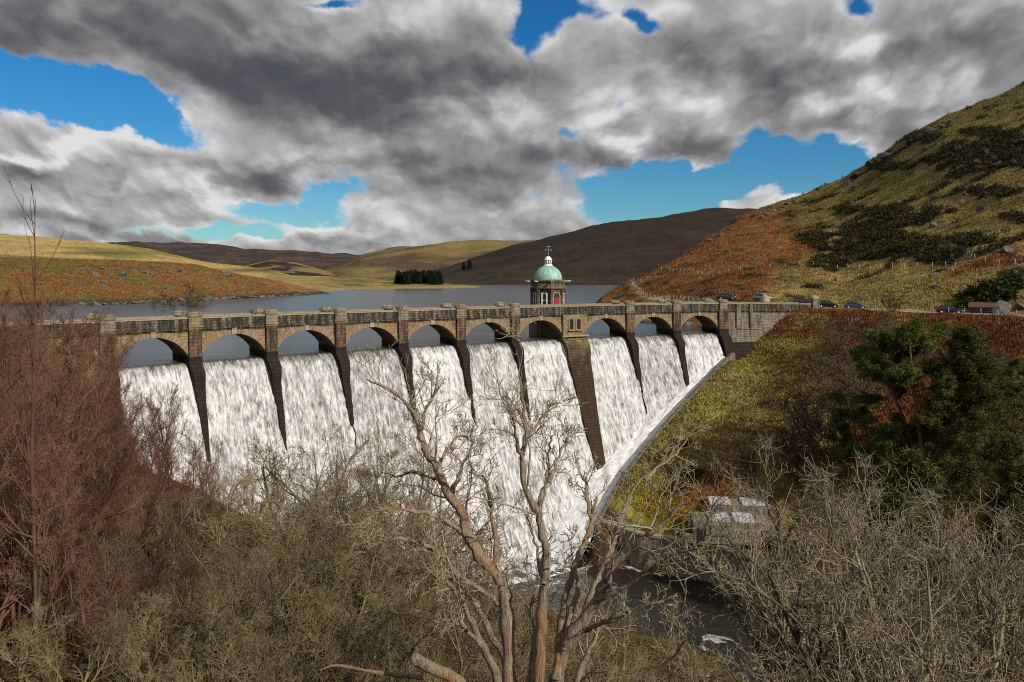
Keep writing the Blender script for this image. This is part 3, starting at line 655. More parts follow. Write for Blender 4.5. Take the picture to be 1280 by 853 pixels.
# ------------------------------------------------------------------ valve tower
def tower():
    c = dw(np.array(73.9), np.array(-8.6), np.array(0.))
    AP = 2.85
    a_n = math.atan2(CY - c[1], CX - c[0])          # downstream normal
    t = empty('valve_tower', (c[0], c[1], 0), 0)
    tag(t, 'octagonal stone valve tower with pale green copper dome and red door', 'tower')
    R = AP / math.cos(math.pi / 8); rot = a_n + math.pi / 8
    base = stone('tower_masonry', (.135, .11, .075), .6, .9, .38, lime=.2, tone=.45)
    g = GB(); g.lathe([(R + .5, -9), (R + .5, 4.4), (R + .12, 4.6), (R, 4.7), (R, 9.2)], seg=8, rot=rot, flat=True)
    wall = g.build('wall', base, t)
    for k in range(8):
        g = GB(); a = rot + k * math.pi / 4; x, y = math.cos(a), math.sin(a)
        g.lathe([(.42, 4.75), (.42, 5.0), (.34, 5.1), (.34, 8.9), (.44, 9.0), (.44, 9.15)], (x * (R - .1), y * (R - .1), 0), seg=6, rot=a)
        g.build('corner_pilaster', base, t)
    g = GB(); g.lathe([(R - .1, 9.15), (R + .28, 9.2), (R + .28, 9.45), (R + .08, 9.55), (R + .08, 10.5), (R + .26, 10.6), (R + .26, 10.85), (R - .2, 10.95), (0, 10.95)], seg=8, rot=rot, flat=True); g.build('cornice', base, t)
    wh = plain('white_paint', (.8, .8, .77), .5, 0, .06)
    sps = plain('spout_stone', (.5, .48, .42), .8)
    for k in range(8):
        g = GB(); a = rot + k * math.pi / 4; ca, sa = math.cos(a), math.sin(a)
        g.bar((ca * R, sa * R, 10.55), (ca * (R + 1.15), sa * (R + 1.15), 10.68), .15, 6, .11)
        g.build('rain_spout', sps, t)
    # dome
    m, nt, b = newmat('verdigris_copper')
    tc = nd(nt, 'TexCoord').outputs['Object']; n1 = noise(nt, mapping(nt, tc, (1, 1, .5)), 1.6, 5, .65)
    c_ = ramp(nt, n1, [(.3, (.17, .32, .25)), (.55, (.28, .48, .39)), (.8, (.38, .57, .48))])
    sp = nd(nt, 'SeparateXYZ', i_0=tc); rust = mth(nt, 'MULTIPLY', smap(nt, sp.outputs[2], 12.6, 13.6), smap(nt, n1, .35, .6))
    c_ = mixc(nt, mth(nt, 'MULTIPLY', rust, .6), c_, (.25, .24, .15))
    nt.links.new(c_, b.inputs['Base Color']); b.inputs['Roughness'].default_value = .55
    th = np.linspace(0, math.pi / 2, 16); Rd = 2.56
    g = GB(); g.lathe([(Rd, 10.9), (Rd, 11.05)] + [(Rd * math.cos(q), 11.05 + 2.5 * math.sin(q)) for q in th[1:]], seg=48)
    dome = g.build('dome', m, t, smooth=True)
    g = GB()
    for k in range(16):
        a = k * math.pi / 8
        pts = [(math.cos(a) * Rd * math.cos(q) * 1.006, math.sin(a) * Rd * math.cos(q) * 1.006, 11.05 + 2.5 * math.sin(q) * 1.004) for q in th[:-2]]
        for p0, p1 in zip(pts[:-1], pts[1:]): g.bar(p0, p1, .032, 4)
    g.build('standing_seam', m, dome)
    # lantern
    g = GB(); g.lathe([(.95, 13.5), (.95, 13.72), (.80, 13.78), (.80, 13.95)], seg=8); 
    for k in range(8):
        a = k * math.pi / 4 + .39; g.bar((math.cos(a) * .66, math.sin(a) * .66, 13.9), (math.cos(a) * .66, math.sin(a) * .66, 14.95), .11, 6)
    g.lathe([(.5, 13.9), (.5, 14.95)], seg=8)
    g.lathe([(.84, 14.92), (.84, 15.05), (.7, 15.18), (.62, 15.4), (.42, 15.62), (.2, 15.74), (0, 15.76)], seg=16)
    g.build('lantern', wh, t)
    g = GB(); vm = plain('finial_copper', (.22, .33, .27), .6)
    g.bar((0, 0, 15.7), (0, 0, 17.5), .075, 6, .05); g.bar((-.62, 0, 16.75), (.62, 0, 16.75), .06); g.bar((0, -.5, 16.75), (0, .5, 16.75), .06); g.bar((-.42, .1, 17.3), (.45, -.1, 17.3), .07)
    for x in (-.62, .62): g.lathe([(0, -.14), (.14, 0), (0, .14)], (x, 0, 16.75), 8)
    g.lathe([(0, -.12), (.16, 0), (0, .12)], (0, 0, 16.2), 8)
    g.build('finial', vm, t)
    # door and windows
    red = plain('red_paint', (.22, .010, .013), .5, 0, .1); drk = plain('dark_recess', (.018, .016, .014), .9)
    def local(face, nudge=0.):
        an = a_n + face * math.pi / 4; e = np.array([-math.sin(an), math.cos(an)]); nn = np.array([math.cos(an), math.sin(an)])
        return lambda s, n, z: np.stack([nn[0] * (AP + n) + e[0] * s, nn[1] * (AP + n) + e[1] * s, z], -1)
    def archpanel(g, f, w, z0, z1, n, zlow=None):
        q = np.linspace(0, math.pi, 11); S = -w * np.cos(q); Z = z1 + w * np.sin(q)
        SS = np.stack([S, S], 1); ZZ = np.stack([Z * 0 + z0, Z], 1); g.grid(f(SS, SS * 0 + n, ZZ), np.stack([SS, ZZ], -1))
    for face in range(-4, 4):
        f = local(face)
        if face % 2 == 0 and face in (0, -4):
            g = GB(); archpanel(g, f, .62, 4.8, 7.35, .02); d = g.build('door_recess', drk, wall)
            g = GB(); g.box(-.55, .55, .03, .10, 4.82, 7.2, f); dd = g.build('door', red, t)
            g = GB(); g.bar(f(np.array(-.4), np.array(.12), np.array(5.9)).tolist(), f(np.array(-.4), np.array(.12), np.array(6.1)).tolist(), .03); g.build('handle', vm, dd)
            g = GB(); q = np.linspace(0, math.pi, 11); TT, RR = np.meshgrid(q, [.62, .84], indexing='ij'); S = -RR * np.cos(TT); Z = 7.35 + RR * np.sin(TT); g.grid(f(S, S * 0 + .1, Z), np.stack([TT, RR], -1))
            g.box(-.84, -.62, .0, .1, 4.8, 7.35, f); g.box(.62, .84, 0, .1, 4.8, 7.35, f); g.build('door_surround', ST_COPE, t)
        else:
            win = GB(); win.box(-.78, .78, .0, .03, 5.4, 8.0, f); w = win.build('window', drk, t)
            g = GB()
            for x in (-.56, .36): g.box(x, x + .2, .03, .09, 5.45, 7.95, f)
            for x in (-.37, .37):
                for z in (5.5, 6.68, 7.86): g.box(x - .26, x + .26, .032, .085, z - .06, z + .06, f)
            g.build('frame', wh, w)
            g = GB(); g.box(-.98, .98, .0, .2, 5.15, 5.38, f); g.build('sill', ST_COPE, w)
    for o in t.children:
        kind = o.name.split('.')[0]
        if kind in ('cornice', 'dome', 'rain_spout', 'corner_pilaster'): o.location.z = -.5
        elif kind == 'lantern': o.scale = (.9, .9, .8); o.location.z = 2.15
        elif kind == 'finial': o.scale = (.9, .9, 1.14); o.location.z = -3.2
    return t
tower()

# ------------------------------------------------------------------ branch growth
def unit(v): return v / np.maximum(np.linalg.norm(v, axis=-1, keepdims=True), 1e-9)

def tubes(pts, rad, sides):
    """pts (N,K,3), rad (N,K) -> verts, quads"""
    N, K, _ = pts.shape
    tan = np.empty_like(pts); tan[:, 1:-1] = pts[:, 2:] - pts[:, :-2]; tan[:, 0] = pts[:, 1] - pts[:, 0]; tan[:, -1] = pts[:, -1] - pts[:, -2]; tan = unit(tan)
    mean = unit(pts[:, -1] - pts[:, 0] + 1e-6); ref = np.where(np.abs(mean[:, 2:3]) < .8, np.array([[0, 0, 1.]]), np.array([[1., 0.2, 0]]))
    u = unit(np.cross(tan, ref[:, None, :])); w = np.cross(tan, u)
    a = np.arange(sides) * 2 * math.pi / sides
    V = pts[:, :, None, :] + rad[:, :, None, None] * (np.cos(a)[None, None, :, None] * u[:, :, None, :] + np.sin(a)[None, None, :, None] * w[:, :, None, :])
    i = np.arange(N * K * sides).reshape(N, K, sides)
    j = np.roll(i, -1, axis=2)
    F = np.stack([i[:, :-1], j[:, :-1], j[:, 1:], i[:, 1:]], -1).reshape(-1, 4)
    return V.reshape(-1, 3), F

def grow(start, d, length, r0, r1, K, wig, up, rng, bend=None):
    N = len(start); P = np.empty((N, K + 1, 3)); P[:, 0] = start; d = unit(d).copy()
    step = (length / K)[:, None]
    drift = rng.normal(size=(N, 3)) * wig * .5
    for k in range(K):
        d = unit(d + rng.normal(size=(N, 3)) * wig + drift + np.array([0, 0, up]))
        P[:, k + 1] = P[:, k] + d * step
    t = np.linspace(0, 1, K + 1)[None, :]
    R = r0[:, None] * (1 - t) + r1[:, None] * t
    return P, R

def children(P, R, m, tmin, ang, ratio, rng, angvar=.3, tmax=1.0, lenpow=.6, base_len=None):
    N, K1, _ = P.shape; M = N * m; par = np.repeat(np.arange(N), m)
    t = tmin + (tmax - tmin) * ((np.tile(np.arange(m), N) + rng.rand(M)) / m)
    f = t * (K1 - 1); i = np.minimum(f.astype(int), K1 - 2); w = (f - i)[:, None]
    pos = P[par, i] * (1 - w) + P[par, i + 1] * w; tan = unit(P[par, i + 1] - P[par, i])
    rad = R[par, i] * (1 - w[:, 0]) + R[par, i + 1] * w[:, 0]
    L = np.linalg.norm(np.diff(P, axis=1), axis=2).sum(1)[par] if base_len is None else base_len[par]
    side = unit(np.cross(tan, unit(rng.normal(size=(M, 3)))))
    a = (ang + rng.normal(size=M) * angvar)[:, None]
    d = tan * np.cos(a) + side * np.sin(a)
    length = L * ratio * (1 - lenpow * (t - tmin) / max(1e-6, 1 - tmin)) * (.65 + .7 * rng.rand(M))
    return pos, d, length, rad

def bare_tree(seed, H, stems=1, spread=.25, r=.16, levels=((11, .25, .75, .45), (8, .2, .7, .45), (7, .15, .7, .45)), wig=.09, up=.06, twig=.006, lift=.0, K0=10, stem_up=.05):
    rng = np.random.RandomState(seed)
    st = np.zeros((stems, 3)); az = rng.rand() * 6.28 + np.arange(stems) * 2 * math.pi / stems + rng.normal(size=stems) * .3
    sp = spread * (.5 + rng.rand(stems)); st[:, 0] = np.cos(az) * r * 1.1 * (stems > 1); st[:, 1] = np.sin(az) * r * 1.1 * (stems > 1); st[:, 2] = -.4
    d = np.stack([np.cos(az) * sp, np.sin(az) * sp, np.ones(stems)], -1)
    P, R = grow(st, d, H * (.75 + .3 * rng.rand(stems)), np.full(stems, r) * (.7 + .5 * rng.rand(stems)), np.full(stems, r * .12), K0, wig * .8, stem_up, rng)
    trunk = [tubes(P, R, 7)]; crown = []
    for q, (m, tmin, ang, ratio) in enumerate(levels):
        last = q == len(levels) - 1
        pos, dd, L, rad = children(P, R, m, tmin, ang, ratio, rng, lenpow=.25 if last else .6)
        r0 = np.maximum(rad * .76, twig * 1.15)
        P, R = grow(pos, dd, L, r0, np.maximum(r0 * .18, twig * .45), (7, 5, 5, 4)[min(q, 3)], wig * (1 + .5 * q), up, rng)
        (crown if q else trunk).append(tubes(P, R, (5, 4, 3, 3)[min(q, 3)]))
    def cat(L):
        V = []; F = []; n = 0
        for v, f in L: V.append(v); F.append(f + n); n += len(v)
        return np.concatenate(V), np.concatenate(F)
    return cat(trunk), cat(crown)

TOP = {}
def tree_proto(name, seed, tm, cm, **kw):
    (tv, tf), (cv, cf) = bare_tree(seed, **kw)
    e = bpy.data.objects.new(name, None); e.empty_display_size = .3
    t = mk('trunk', tv, tf, None, tm, smooth=True, link_it=False); t.parent = e
    c = mk('crown', cv, cf, None, cm, smooth=True, link_it=False); c.parent = e
    TOP[name, seed] = float(np.percentile(cv[:, 2], 99.9)); e['top'] = TOP[name, seed]
    return e, (t, c)

def put(proto, x, y, z, rz, sc, label, group=None, cat='tree', scz=None):
    e, ch = proto
    r = e.copy(); r.pop('top', None); COL.objects.link(r); r.location = (x, y, z); r.rotation_euler = (0, 0, rz); r.scale = (sc, sc, scz or sc)
    tag(r, label, cat, group)
    for c in ch:
        d = c.copy(); COL.objects.link(d); d.parent = r
    return r

B_RED = bark('birch_bark', (.055, .030, .022), (.15, .085, .06), (.11, .08, .05)); T_RED = bark('birch_twigs', (.095, .045, .03), (.20, .105, .068), (.15, .10, .062))
B_OLV = bark('willow_bark', (.06, .05, .028), (.17, .14, .08), (.13, .125, .05)); T_OLV = bark('willow_twigs', (.11, .09, .055), (.30, .25, .155), (.19, .16, .085))
B_GRY = bark('oak_bark', (.07, .06, .042), (.23, .20, .15), (.19, .18, .10)); T_GRY = bark('oak_twigs', (.10, .085, .06), (.36, .32, .24), (.22, .195, .125))

birch = [tree_proto('birch_tree', 11 + k, B_RED, T_RED, H=11, stems=(1, 2, 2)[k], spread=.14, r=.10, levels=((15, .15, .55, .38), (8, .2, .6, .45), (6, .15, .55, .55), (2, .15, .5, .95)), wig=.07, up=.09, twig=.0068) for k in range(3)]
willow = [tree_proto('willow_tree', 31 + k, B_OLV, T_OLV, H=8, stems=(4, 5, 3)[k], spread=.75, r=.13, levels=((10, .2, .7, .44), (7, .2, .65, .52), (5, .12, .6, .6), (2, .15, .5, 1.0)), wig=.105, up=.05, twig=.0072) for k in range(3)]
oak = [tree_proto('oak_tree', 51 + k, B_GRY, T_GRY, H=15, stems=(2, 3, 2)[k], spread=.45, r=.36, levels=((10, .25, .7, .5), (7, .2, .65, .52), (5, .2, .6, .6), (2, .15, .5, 1.0)), wig=.125, up=.09, twig=.0115) for k in range(3)]

def tree_at(protos, k, px, Y, ytop, label, group, base_h, rs, sink=0.):
    x, y = at(px, Y); z = hz(x, y) - sink
    ztop = CAMZ + (YH - ytop) / 1000. * Y
    pr = protos[k % len(protos)]; sc = max(.25, (ztop - z) / pr[0]['top'])
    return put(pr, x, y, z, rs.rand() * 6.28, sc, label, group)

rs = np.random.RandomState(5)
# birch thicket on the left bank
LBL_B = 'slender bare birch with red-brown twigs in the thicket filling the left edge'
for k, (px, Y, yt) in enumerate([(-70, 34, 330), (-30, 46, 380), (-10, 30, 400), (20, 40, 400), (35, 68, 366), (50, 50, 380), (64, 36, 430), (92, 46, 398), (104, 72, 385), (112, 38, 470), (122, 56, 430), (146, 44, 520), (-40, 64, 352), (18, 27, 480), (60, 28, 520), (150, 34, 600), (176, 60, 505), (-20, 24, 520), (70, 76, 366), (5, 74, 356), (130, 78, 415), (-55, 52, 350), (12, 34, 440), (88, 34, 500), (110, 30, 540), (132, 40, 500), (165, 44, 545), (-5, 40, 390), (60, 54, 385), (26, 50, 372), (150, 72, 470), (80, 27, 610), (-30, 28, 450), (40, 24, 600), (130, 26, 640), (205, 46, 590), (155, 42, 560), (168, 66, 500), (186, 70, 505), (240, 60, 540), (258, 70, 545), (275, 64, 575), (215, 44, 620), (185, 34, 650), (240, 36, 670), (318, 66, 590), (200, 72, 490), (150, 74, 480), (248, 52, 600)]):
    tree_at(birch, k, px, Y, yt, LBL_B, 'birches of the left thicket', 11.4, rs, .2)
tree_at(birch, 1, 212, 62, 480, 'twin-stemmed mossy birch standing alone in front of the first two sheets of water', None, 11.2, rs)
tree_at(birch, 2, 262, 66, 560, 'small reddish birch between the lone twin-stemmed birch and the olive willows', None, 11.2, rs)
# tall red sapling breaking the skyline
sap = tree_proto('birch_sapling', 91, B_RED, T_RED, H=14, stems=1, spread=.01, r=.06, levels=((26, .12, .42, .22), (2, .3, .5, .4)), wig=.022, up=.10, twig=.008, K0=14, stem_up=.2)
x, y = at(47, 24); z = hz(x, y); ztop = CAMZ + (YH - 214) / 1000. * 24
put(sap, x, y, z, 1.0, (ztop - z) / sap[0]['top'], 'tall thin red-stemmed sapling rising above the skyline at the far left')
# olive willows in the middle
LBL_W = 'dense bare willow with olive-grey twigs in the tangle below the falls'
for k, (px, Y, yt) in enumerate([(285, 56, 640), (330, 50, 585), (372, 60, 545), (410, 54, 530), (445, 60, 528), (480, 52, 560), (512, 56, 590), (545, 50, 650), (350, 40, 640), (420, 42, 600), (470, 38, 640), (250, 40, 690), (300, 36, 700), (545, 38, 690), (590, 44, 700),
                                 (235, 30, 740), (320, 27, 730), (400, 28, 720), (480, 30, 740), (570, 30, 760), (170, 26, 760), (640, 36, 745), (90, 24, 760), (10, 22, 740), (395, 48, 575), (360, 46, 600), (430, 48, 580), (320, 44, 640), (505, 44, 640), (460, 44, 610), (275, 44, 680), (345, 32, 690), (420, 33, 690), (505, 33, 700), (220, 34, 720), (375, 24, 770), (520, 25, 790), (265, 24, 790)]):
    tree_at(willow, k, px, Y, yt, LBL_W, 'willows of the middle thicket', 8.0, rs, .2)
# grey oaks bottom right
LBL_O = 'broad bare oak with pale grey lichened branches among the trees at the lower right'
for k, (px, Y, yt) in enumerate([(1100, 46, 575), (1120, 48, 562), (1160, 46, 570), (1215, 40, 575), (1270, 44, 590), (1330, 38, 560), (1120, 32, 640), (1250, 30, 660)]):
    tree_at(oak, k, px, Y, yt, LBL_O, 'oaks at the lower right', 15., rs, .2)
LBL_S = 'low bare willow scrub with thin grey twigs beside the river pool'
for k, (px, Y, yt) in enumerate([(700, 40, 770), (760, 42, 760), (785, 38, 785), (800, 28, 800), (850, 32, 790), (730, 26, 810), (750, 32, 800), (900, 28, 820), (1000, 26, 800), (1180, 25, 790)]):
    tree_at(willow, k + 1, px, Y, yt, LBL_S, 'willow scrub by the pool', 8.0, rs, .2)

# ------------------------------------------------------------------ the dead tree in the foreground
def snag():
    YD = 23.0; rng = np.random.RandomState(3)
    m, nt, b = newmat('dead_wood')
    pos = nd(nt, 'NewGeometry').outputs['Position']
    n = noise(nt, mapping(nt, pos, (5, 5, .7)), 2.2, 6, .7); n2 = noise(nt, pos, .75, 4, .6); n3 = noise(nt, mapping(nt, pos, (1, 1, .4), (4, 2, 1)), 1.6, 3, .6)
    c = ramp(nt, n, [(.26, (.11, .075, .045)), (.48, (.32, .245, .165)), (.70, (.50, .43, .33))])
    c = mixc(nt, smap(nt, n2, .5, .62), c, (.36, .20, .095)); c = mixc(nt, smap(nt, n3, .58, .68, 0, .4), c, (.075, .045, .03))
    nf = noise(nt, mapping(nt, pos, (16, 16, 1.1)), 1.6, 5, .7); c = mixc(nt, 1., c, ramp(nt, nf, [(.3, (.35, .33, .3)), (.5, (.95, .95, .95)), (.7, (1.5, 1.48, 1.4))]), 'MULTIPLY'); n = mth(nt, 'ADD', n, nf)
    nt.links.new(c, b.inputs['Base Color']); b.inputs['Roughness'].default_value = .8; nt.links.new(bumpn(nt, n, 1., .12), b.inputs['Normal'])
    LIMBS = [
        # (r0 px, r1 px, dy start, dy end, [(px, py) ...])
        (17, 4.5, 0, 1.5, [(640, 960), (637, 853), (634, 782), (630, 736), (618, 716), (600, 695), (583, 663), (577, 642), (558, 612), (547, 584), (535, 568), (527, 547), (524, 529), (507, 504), (489, 488), (459, 474)]),
        (4.5, 1.5, 1.2, 2.2, [(535, 568), (527, 540), (531, 515), (544, 488), (547, 470)]),
        (7, 2, .6, 2.4, [(618, 716), (619, 690), (616, 645), (609, 607), (601, 595)]),
        (6, 1.6, .3, -2.2, [(624, 755), (600, 738), (572, 718), (556, 702), (540, 686), (520, 677), (498, 674), (470, 680)]),
        (6, 1.6, .6, -2.0, [(577, 665), (560, 655), (540, 644), (512, 638), (484, 635), (465, 645), (446, 660)]),
        (4, 1.2, .8, 3, [(557, 611), (548, 600), (536, 596), (515, 590), (497, 596), (478, 590)]),
        (13, 3, -.4, -.8, [(668, 960), (673, 853), (676, 782), (680, 732), (683, 690), (678, 668), (673, 644), (657, 612), (653, 575), (656, 552), (657, 534), (653, 497), (648, 465)]),
        (4.5, 1.5, -.6, .6, [(671, 640), (676, 618), (681, 604), (685, 590), (687, 561), (690, 545)]),
        (4, 1.5, -.7, -1.6, [(653, 572), (646, 552), (643, 529), (642, 522)]),
        (4, 1.2, -.7, .4, [(656, 556), (665, 540), (676, 524), (684, 514), (697, 508)]),
        (4, 1.1, -.7, -.1, [(687, 602), (694, 585), (703, 560), (709, 548)]),
        (4, 1.2, -.7, .9, [(680, 732), (672, 700), (667, 670), (655, 640)]),
        (18, 4, .2, -2.0, [(690, 960), (696, 853), (706, 810), (724, 782), (747, 750), (757, 728), (763, 710), (779, 695), (790, 685), (802, 677), (818, 662), (835, 649), (848, 634), (862, 626)]),
        (9, 2, 0, 1.8, [(722, 786), (738, 750), (752, 716), (764, 690), (770, 672), (784, 630), (800, 600), (807, 596)]),
        (3.5, 1.2, .2, 2.6, [(806, 602), (822, 585), (845, 568), (860, 548)]),
        (10, 3, -.2, .8, [(696, 850), (700, 800), (706, 752), (714, 725), (720, 704), (730, 680), (738, 658), (742, 640), (747, 621)]),
        (4, 1.2, .5, 1.0, [(740, 650), (735, 630), (734, 610), (726, 590)]),
        (6, 1.6, -.6, -2.6, [(747, 750), (765, 742), (790, 728), (805, 715), (830, 700), (850, 690), (872, 686)]),
        (7, 2.2, -.3, .6, [(706, 812), (712, 770), (722, 742), (720, 718), (712, 700), (716, 690)]),
        (6, 2.5, .2, -1.4, [(720, 790), (742, 784), (757, 776), (775, 772), (795, 760), (830, 752)]),
        (10, 3.2, -.3, -2.6, [(628, 940), (622, 853), (604, 810), (585, 770), (567, 736), (548, 722), (535, 713)]),
        (10, 3, .6, 2.6, [(645, 900), (630, 822), (612, 790), (595, 755), (578, 738), (563, 722), (552, 716)]),
        (6, 2.4, -1.0, -2.2, [(606, 812), (590, 795), (575, 782), (561, 772)]),
        (13, 8, -1.8, -3.2, [(600, 905), (572, 853), (545, 838), (528, 830), (519, 824)]),
        (5, 2, -2, -4, [(527, 847), (480, 842), (455, 838), (420, 832), (400, 838)]),
        (5, 2, -3, -4.5, [(780, 856), (815, 840), (842, 822), (852, 806), (858, 800)]),
        (8, 3, .4, 1.2, [(655, 960), (660, 870), (668, 800), (664, 760), (668, 735)]),
        (9, 3, .9, 1.6, [(705, 960), (722, 853), (742, 800), (755, 770)]),
        (5, 1.6, 1, 2.4, [(563, 620), (572, 600), (580, 580), (590, 560), (588, 540)]),
        (4, 1.4, 1.2, 2.8, [(545, 584), (560, 560), (575, 545), (590, 552)]),
    ]
    base = np.array([*at(676, YD), 0]); base[2] = hz(base[0], base[1]) - .3
    root = empty('dead_tree', base.tolist())
    tag(root, 'large dead tree with many bare orange-brown limbs in the centre foreground', 'tree')
    TV = []; TF = []; n0 = 0; allP = []; allR = []
    for (r0, r1, d0, d1, pts) in LIMBS:
        pts = np.array(pts, float); K = len(pts); t = np.linspace(0, 1, K)
        # smooth resample with small kinks
        tt = np.linspace(0, K - 1, 4 * (K - 1) + 1); i = np.clip(tt.astype(int), 0, K - 2); f = (tt - i)[:, None]
        p0 = pts[np.clip(i - 1, 0, K - 1)]; p1 = pts[i]; p2 = pts[i + 1]; p3 = pts[np.clip(i + 2, 0, K - 1)]
        q = .5 * ((2 * p1) + (-p0 + p2) * f + (2 * p0 - 5 * p1 + 4 * p2 - p3) * f ** 2 + (-p0 + 3 * p1 - 3 * p2 + p3) * f ** 3)
        q += rng.normal(size=q.shape) * .9 * (pts[:, 1].min() < 800)
        tn = tt / (K - 1); Y = YD + d0 + (d1 - d0) * tn
        P = np.stack([(q[:, 0] - 640) / 1000 * Y, Y, CAMZ + (YH - q[:, 1]) / 1000 * Y], -1)
        P[0, 2] = min(P[0, 2], max(P[0, 2], -99))
        if pts[0, 1] > 880:
            g0 = np.array([base[0] + (P[0, 0] - base[0]) * .5, base[1] + (P[0, 1] - base[1]) * .5, hz(P[0, 0], P[0, 1]) - .3]); P = np.concatenate([g0[None], P])
            tn = np.concatenate([[0], tn]); Y = np.concatenate([[YD], Y])
        R = (r0 * .80 * (1 - tn) ** .8 + .8 + r1 * .15) / 1000. * Y * .62 * (1 + .16 * rng.normal(size=len(tn))).clip(.75, 1.4)
        if r1 >= 8: R = np.maximum(R, 6.5 / 1000 * YD)
        P = np.concatenate([P, P[-1:] + (P[-1:] - P[-2:-1]) * .15]); R = np.concatenate([R, [.002]])
        v, fq = tubes(P[None], R[None], 9); TV.append(v); TF.append(fq + n0); n0 += len(v)
        sel = np.linspace(0, len(P) - 1, 9).astype(int); allP.append(P[sel]); allR.append(R[sel])
    V = np.concatenate(TV); V = V - base
    mk('trunk', V, np.concatenate(TF), None, m, root, smooth=True)
    P = np.array(allP); R = np.array(allR); CV = []; CF = []; n0 = 0
    keep = [k for k in range(len(LIMBS)) if k not in (23, 24, 25)]
    P, R = P[keep], R[keep]
    for lv, (mm, tmin, ang, ratio) in enumerate(((7, .4, .7, .2), (4, .2, .7, .65), (3, .2, .65, .75), (2, .2, .6, .9))):
        pos, dd, L, rad = children(P, R, mm, tmin, ang, ratio, rng)
        if lv == 0: L = np.clip(L, .7, 2.0)
        r0 = np.clip(rad * .6, .010, .035)
        P, R = grow(pos, dd, L, r0, np.maximum(r0 * .3, .004), 6, .15, .07, rng)
        v, f = tubes(P, R, 4); CV.append(v); CF.append(f + n0); n0 += len(v)
    mk('crown', np.concatenate(CV) - base, np.concatenate(CF), None, T_GRY, root, smooth=True)
snag()

# ------------------------------------------------------------------ evergreens
def needles(C, D, n, size, rng, width=.16):
    """n narrow triangles round each centre C pointing roughly along D"""
    M = len(C) * n; c = np.repeat(C, n, 0); d = np.repeat(D, n, 0)
    dirs = unit(d * .8 + rng.normal(size=(M, 3))); L = size * (.6 + .8 * rng.rand(M))[:, None]
    s = unit(np.cross(dirs, rng.normal(size=(M, 3)))) * L * width
    o = c + rng.normal(size=(M, 3)) * size * .45
    V = np.stack([o - s, o + s, o + dirs * L], 1).reshape(-1, 3)
    return V, np.arange(M * 3).reshape(-1, 3)

def cat3(L):
    V = []; F = []; n = 0
    for v, f in L: V.append(v); F.append(f + n); n += len(v)
    return np.concatenate(V), np.concatenate(F)

PINE_N = leafmat('pine_needles', (.042, .052, .011), (.135, .155, .038)); SPR_N = leafmat('spruce_needles', (.038, .042, .011), (.11, .112, .032)); PINE_B = bark('pine_bark', (.05, .028, .018), (.15, .075, .042))
def scots_pine(seed, H, lay, r=.26, stems=2, low=.5, lean=.12, dens=1.0):
    rng = np.random.RandomState(seed); az = rng.rand() * 6 + np.arange(stems) * math.pi
    d = np.stack([np.cos(az) * lean, np.sin(az) * lean, np.ones(stems)], -1); st = np.zeros((stems, 3)); st[:, 2] = -.5
    P, R = grow(st, d, np.full(stems, H), np.full(stems, r), np.full(stems, r * .25), 12, .07, .06, rng); T = [tubes(P, R, 8)]
    pos, dd, L, rad = children(P, R, lay, low, 1.25, .30, rng, .18, lenpow=.45); dd[:, 2] = np.abs(dd[:, 2]) * .35 + .05
    P1, R1 = grow(pos, dd, L, rad * .45, rad * .12, 6, .13, .05, rng); T.append(tubes(P1, R1, 5))
    pos, dd, L, rad = children(P1, R1, 7, .35, .8, .42, rng, .3); dd[:, 2] *= .4
    P2, R2 = grow(pos, dd, L, rad * .5, rad * .2, 4, .15, .10, rng); T.append(tubes(P2, R2, 3))
    C = np.concatenate([P2[:, 1:].reshape(-1, 3), P2[:, 2:].reshape(-1, 3) + rng.normal(size=(len(P2) * 3, 3)) * np.array([.3, .3, .1]), P1[:, 4:].reshape(-1, 3), P[:, -2:].reshape(-1, 3)])
    D = unit(rng.normal(size=C.shape) * np.array([1, 1, .3]) + np.array([0, 0, .5]))
    return cat3(T), needles(C, D, int(46 * dens), .30, rng, .09)

def spruce(seed, H, W, whorls=34, r=.3, dens=1.0):
    rng = np.random.RandomState(seed); T = []
    P, R = grow(np.array([[0, 0, -.5]]), np.array([[0, 0, 1.]]), np.array([H]), np.array([r]), np.array([.03]), 14, .012, .1, rng); T.append(tubes(P, R, 8))
    m = whorls * 6; t = np.linspace(.06, .985, m); f = t * 14; i = np.minimum(f.astype(int), 13); w = (f - i)[:, None]
    pos = P[0, i] * (1 - w) + P[0, i + 1] * w; az = rng.rand(m) * 6.28; L = W * ((1 - t) ** .75 * .95 + .07) * (.6 + .6 * rng.rand(m))
    d = np.stack([np.cos(az), np.sin(az), .25 - .55 * (1 - t)], -1)
    P1, R1 = grow(pos, d, L, np.full(m, .05), np.full(m, .012), 6, .06, .03, rng); T.append(tubes(P1, R1, 4))
    pos, dd, LL, rad = children(P1, R1, 8, .15, .8, .34, rng, .2); dd[:, 2] -= .25
    P2, R2 = grow(pos, dd, LL, np.full(len(pos), .015), np.full(len(pos), .006), 3, .1, -.03, rng)
    C = np.concatenate([P2[:, 1:].reshape(-1, 3), P1[:, 2:].reshape(-1, 3)]); D = np.concatenate([np.repeat(unit(P2[:, -1] - P2[:, 0]), 3, 0), np.repeat(unit(P1[:, -1] - P1[:, 0]), 5, 0)])
    return cat3(T), needles(C, D, int(15 * dens), .32, rng, .10)

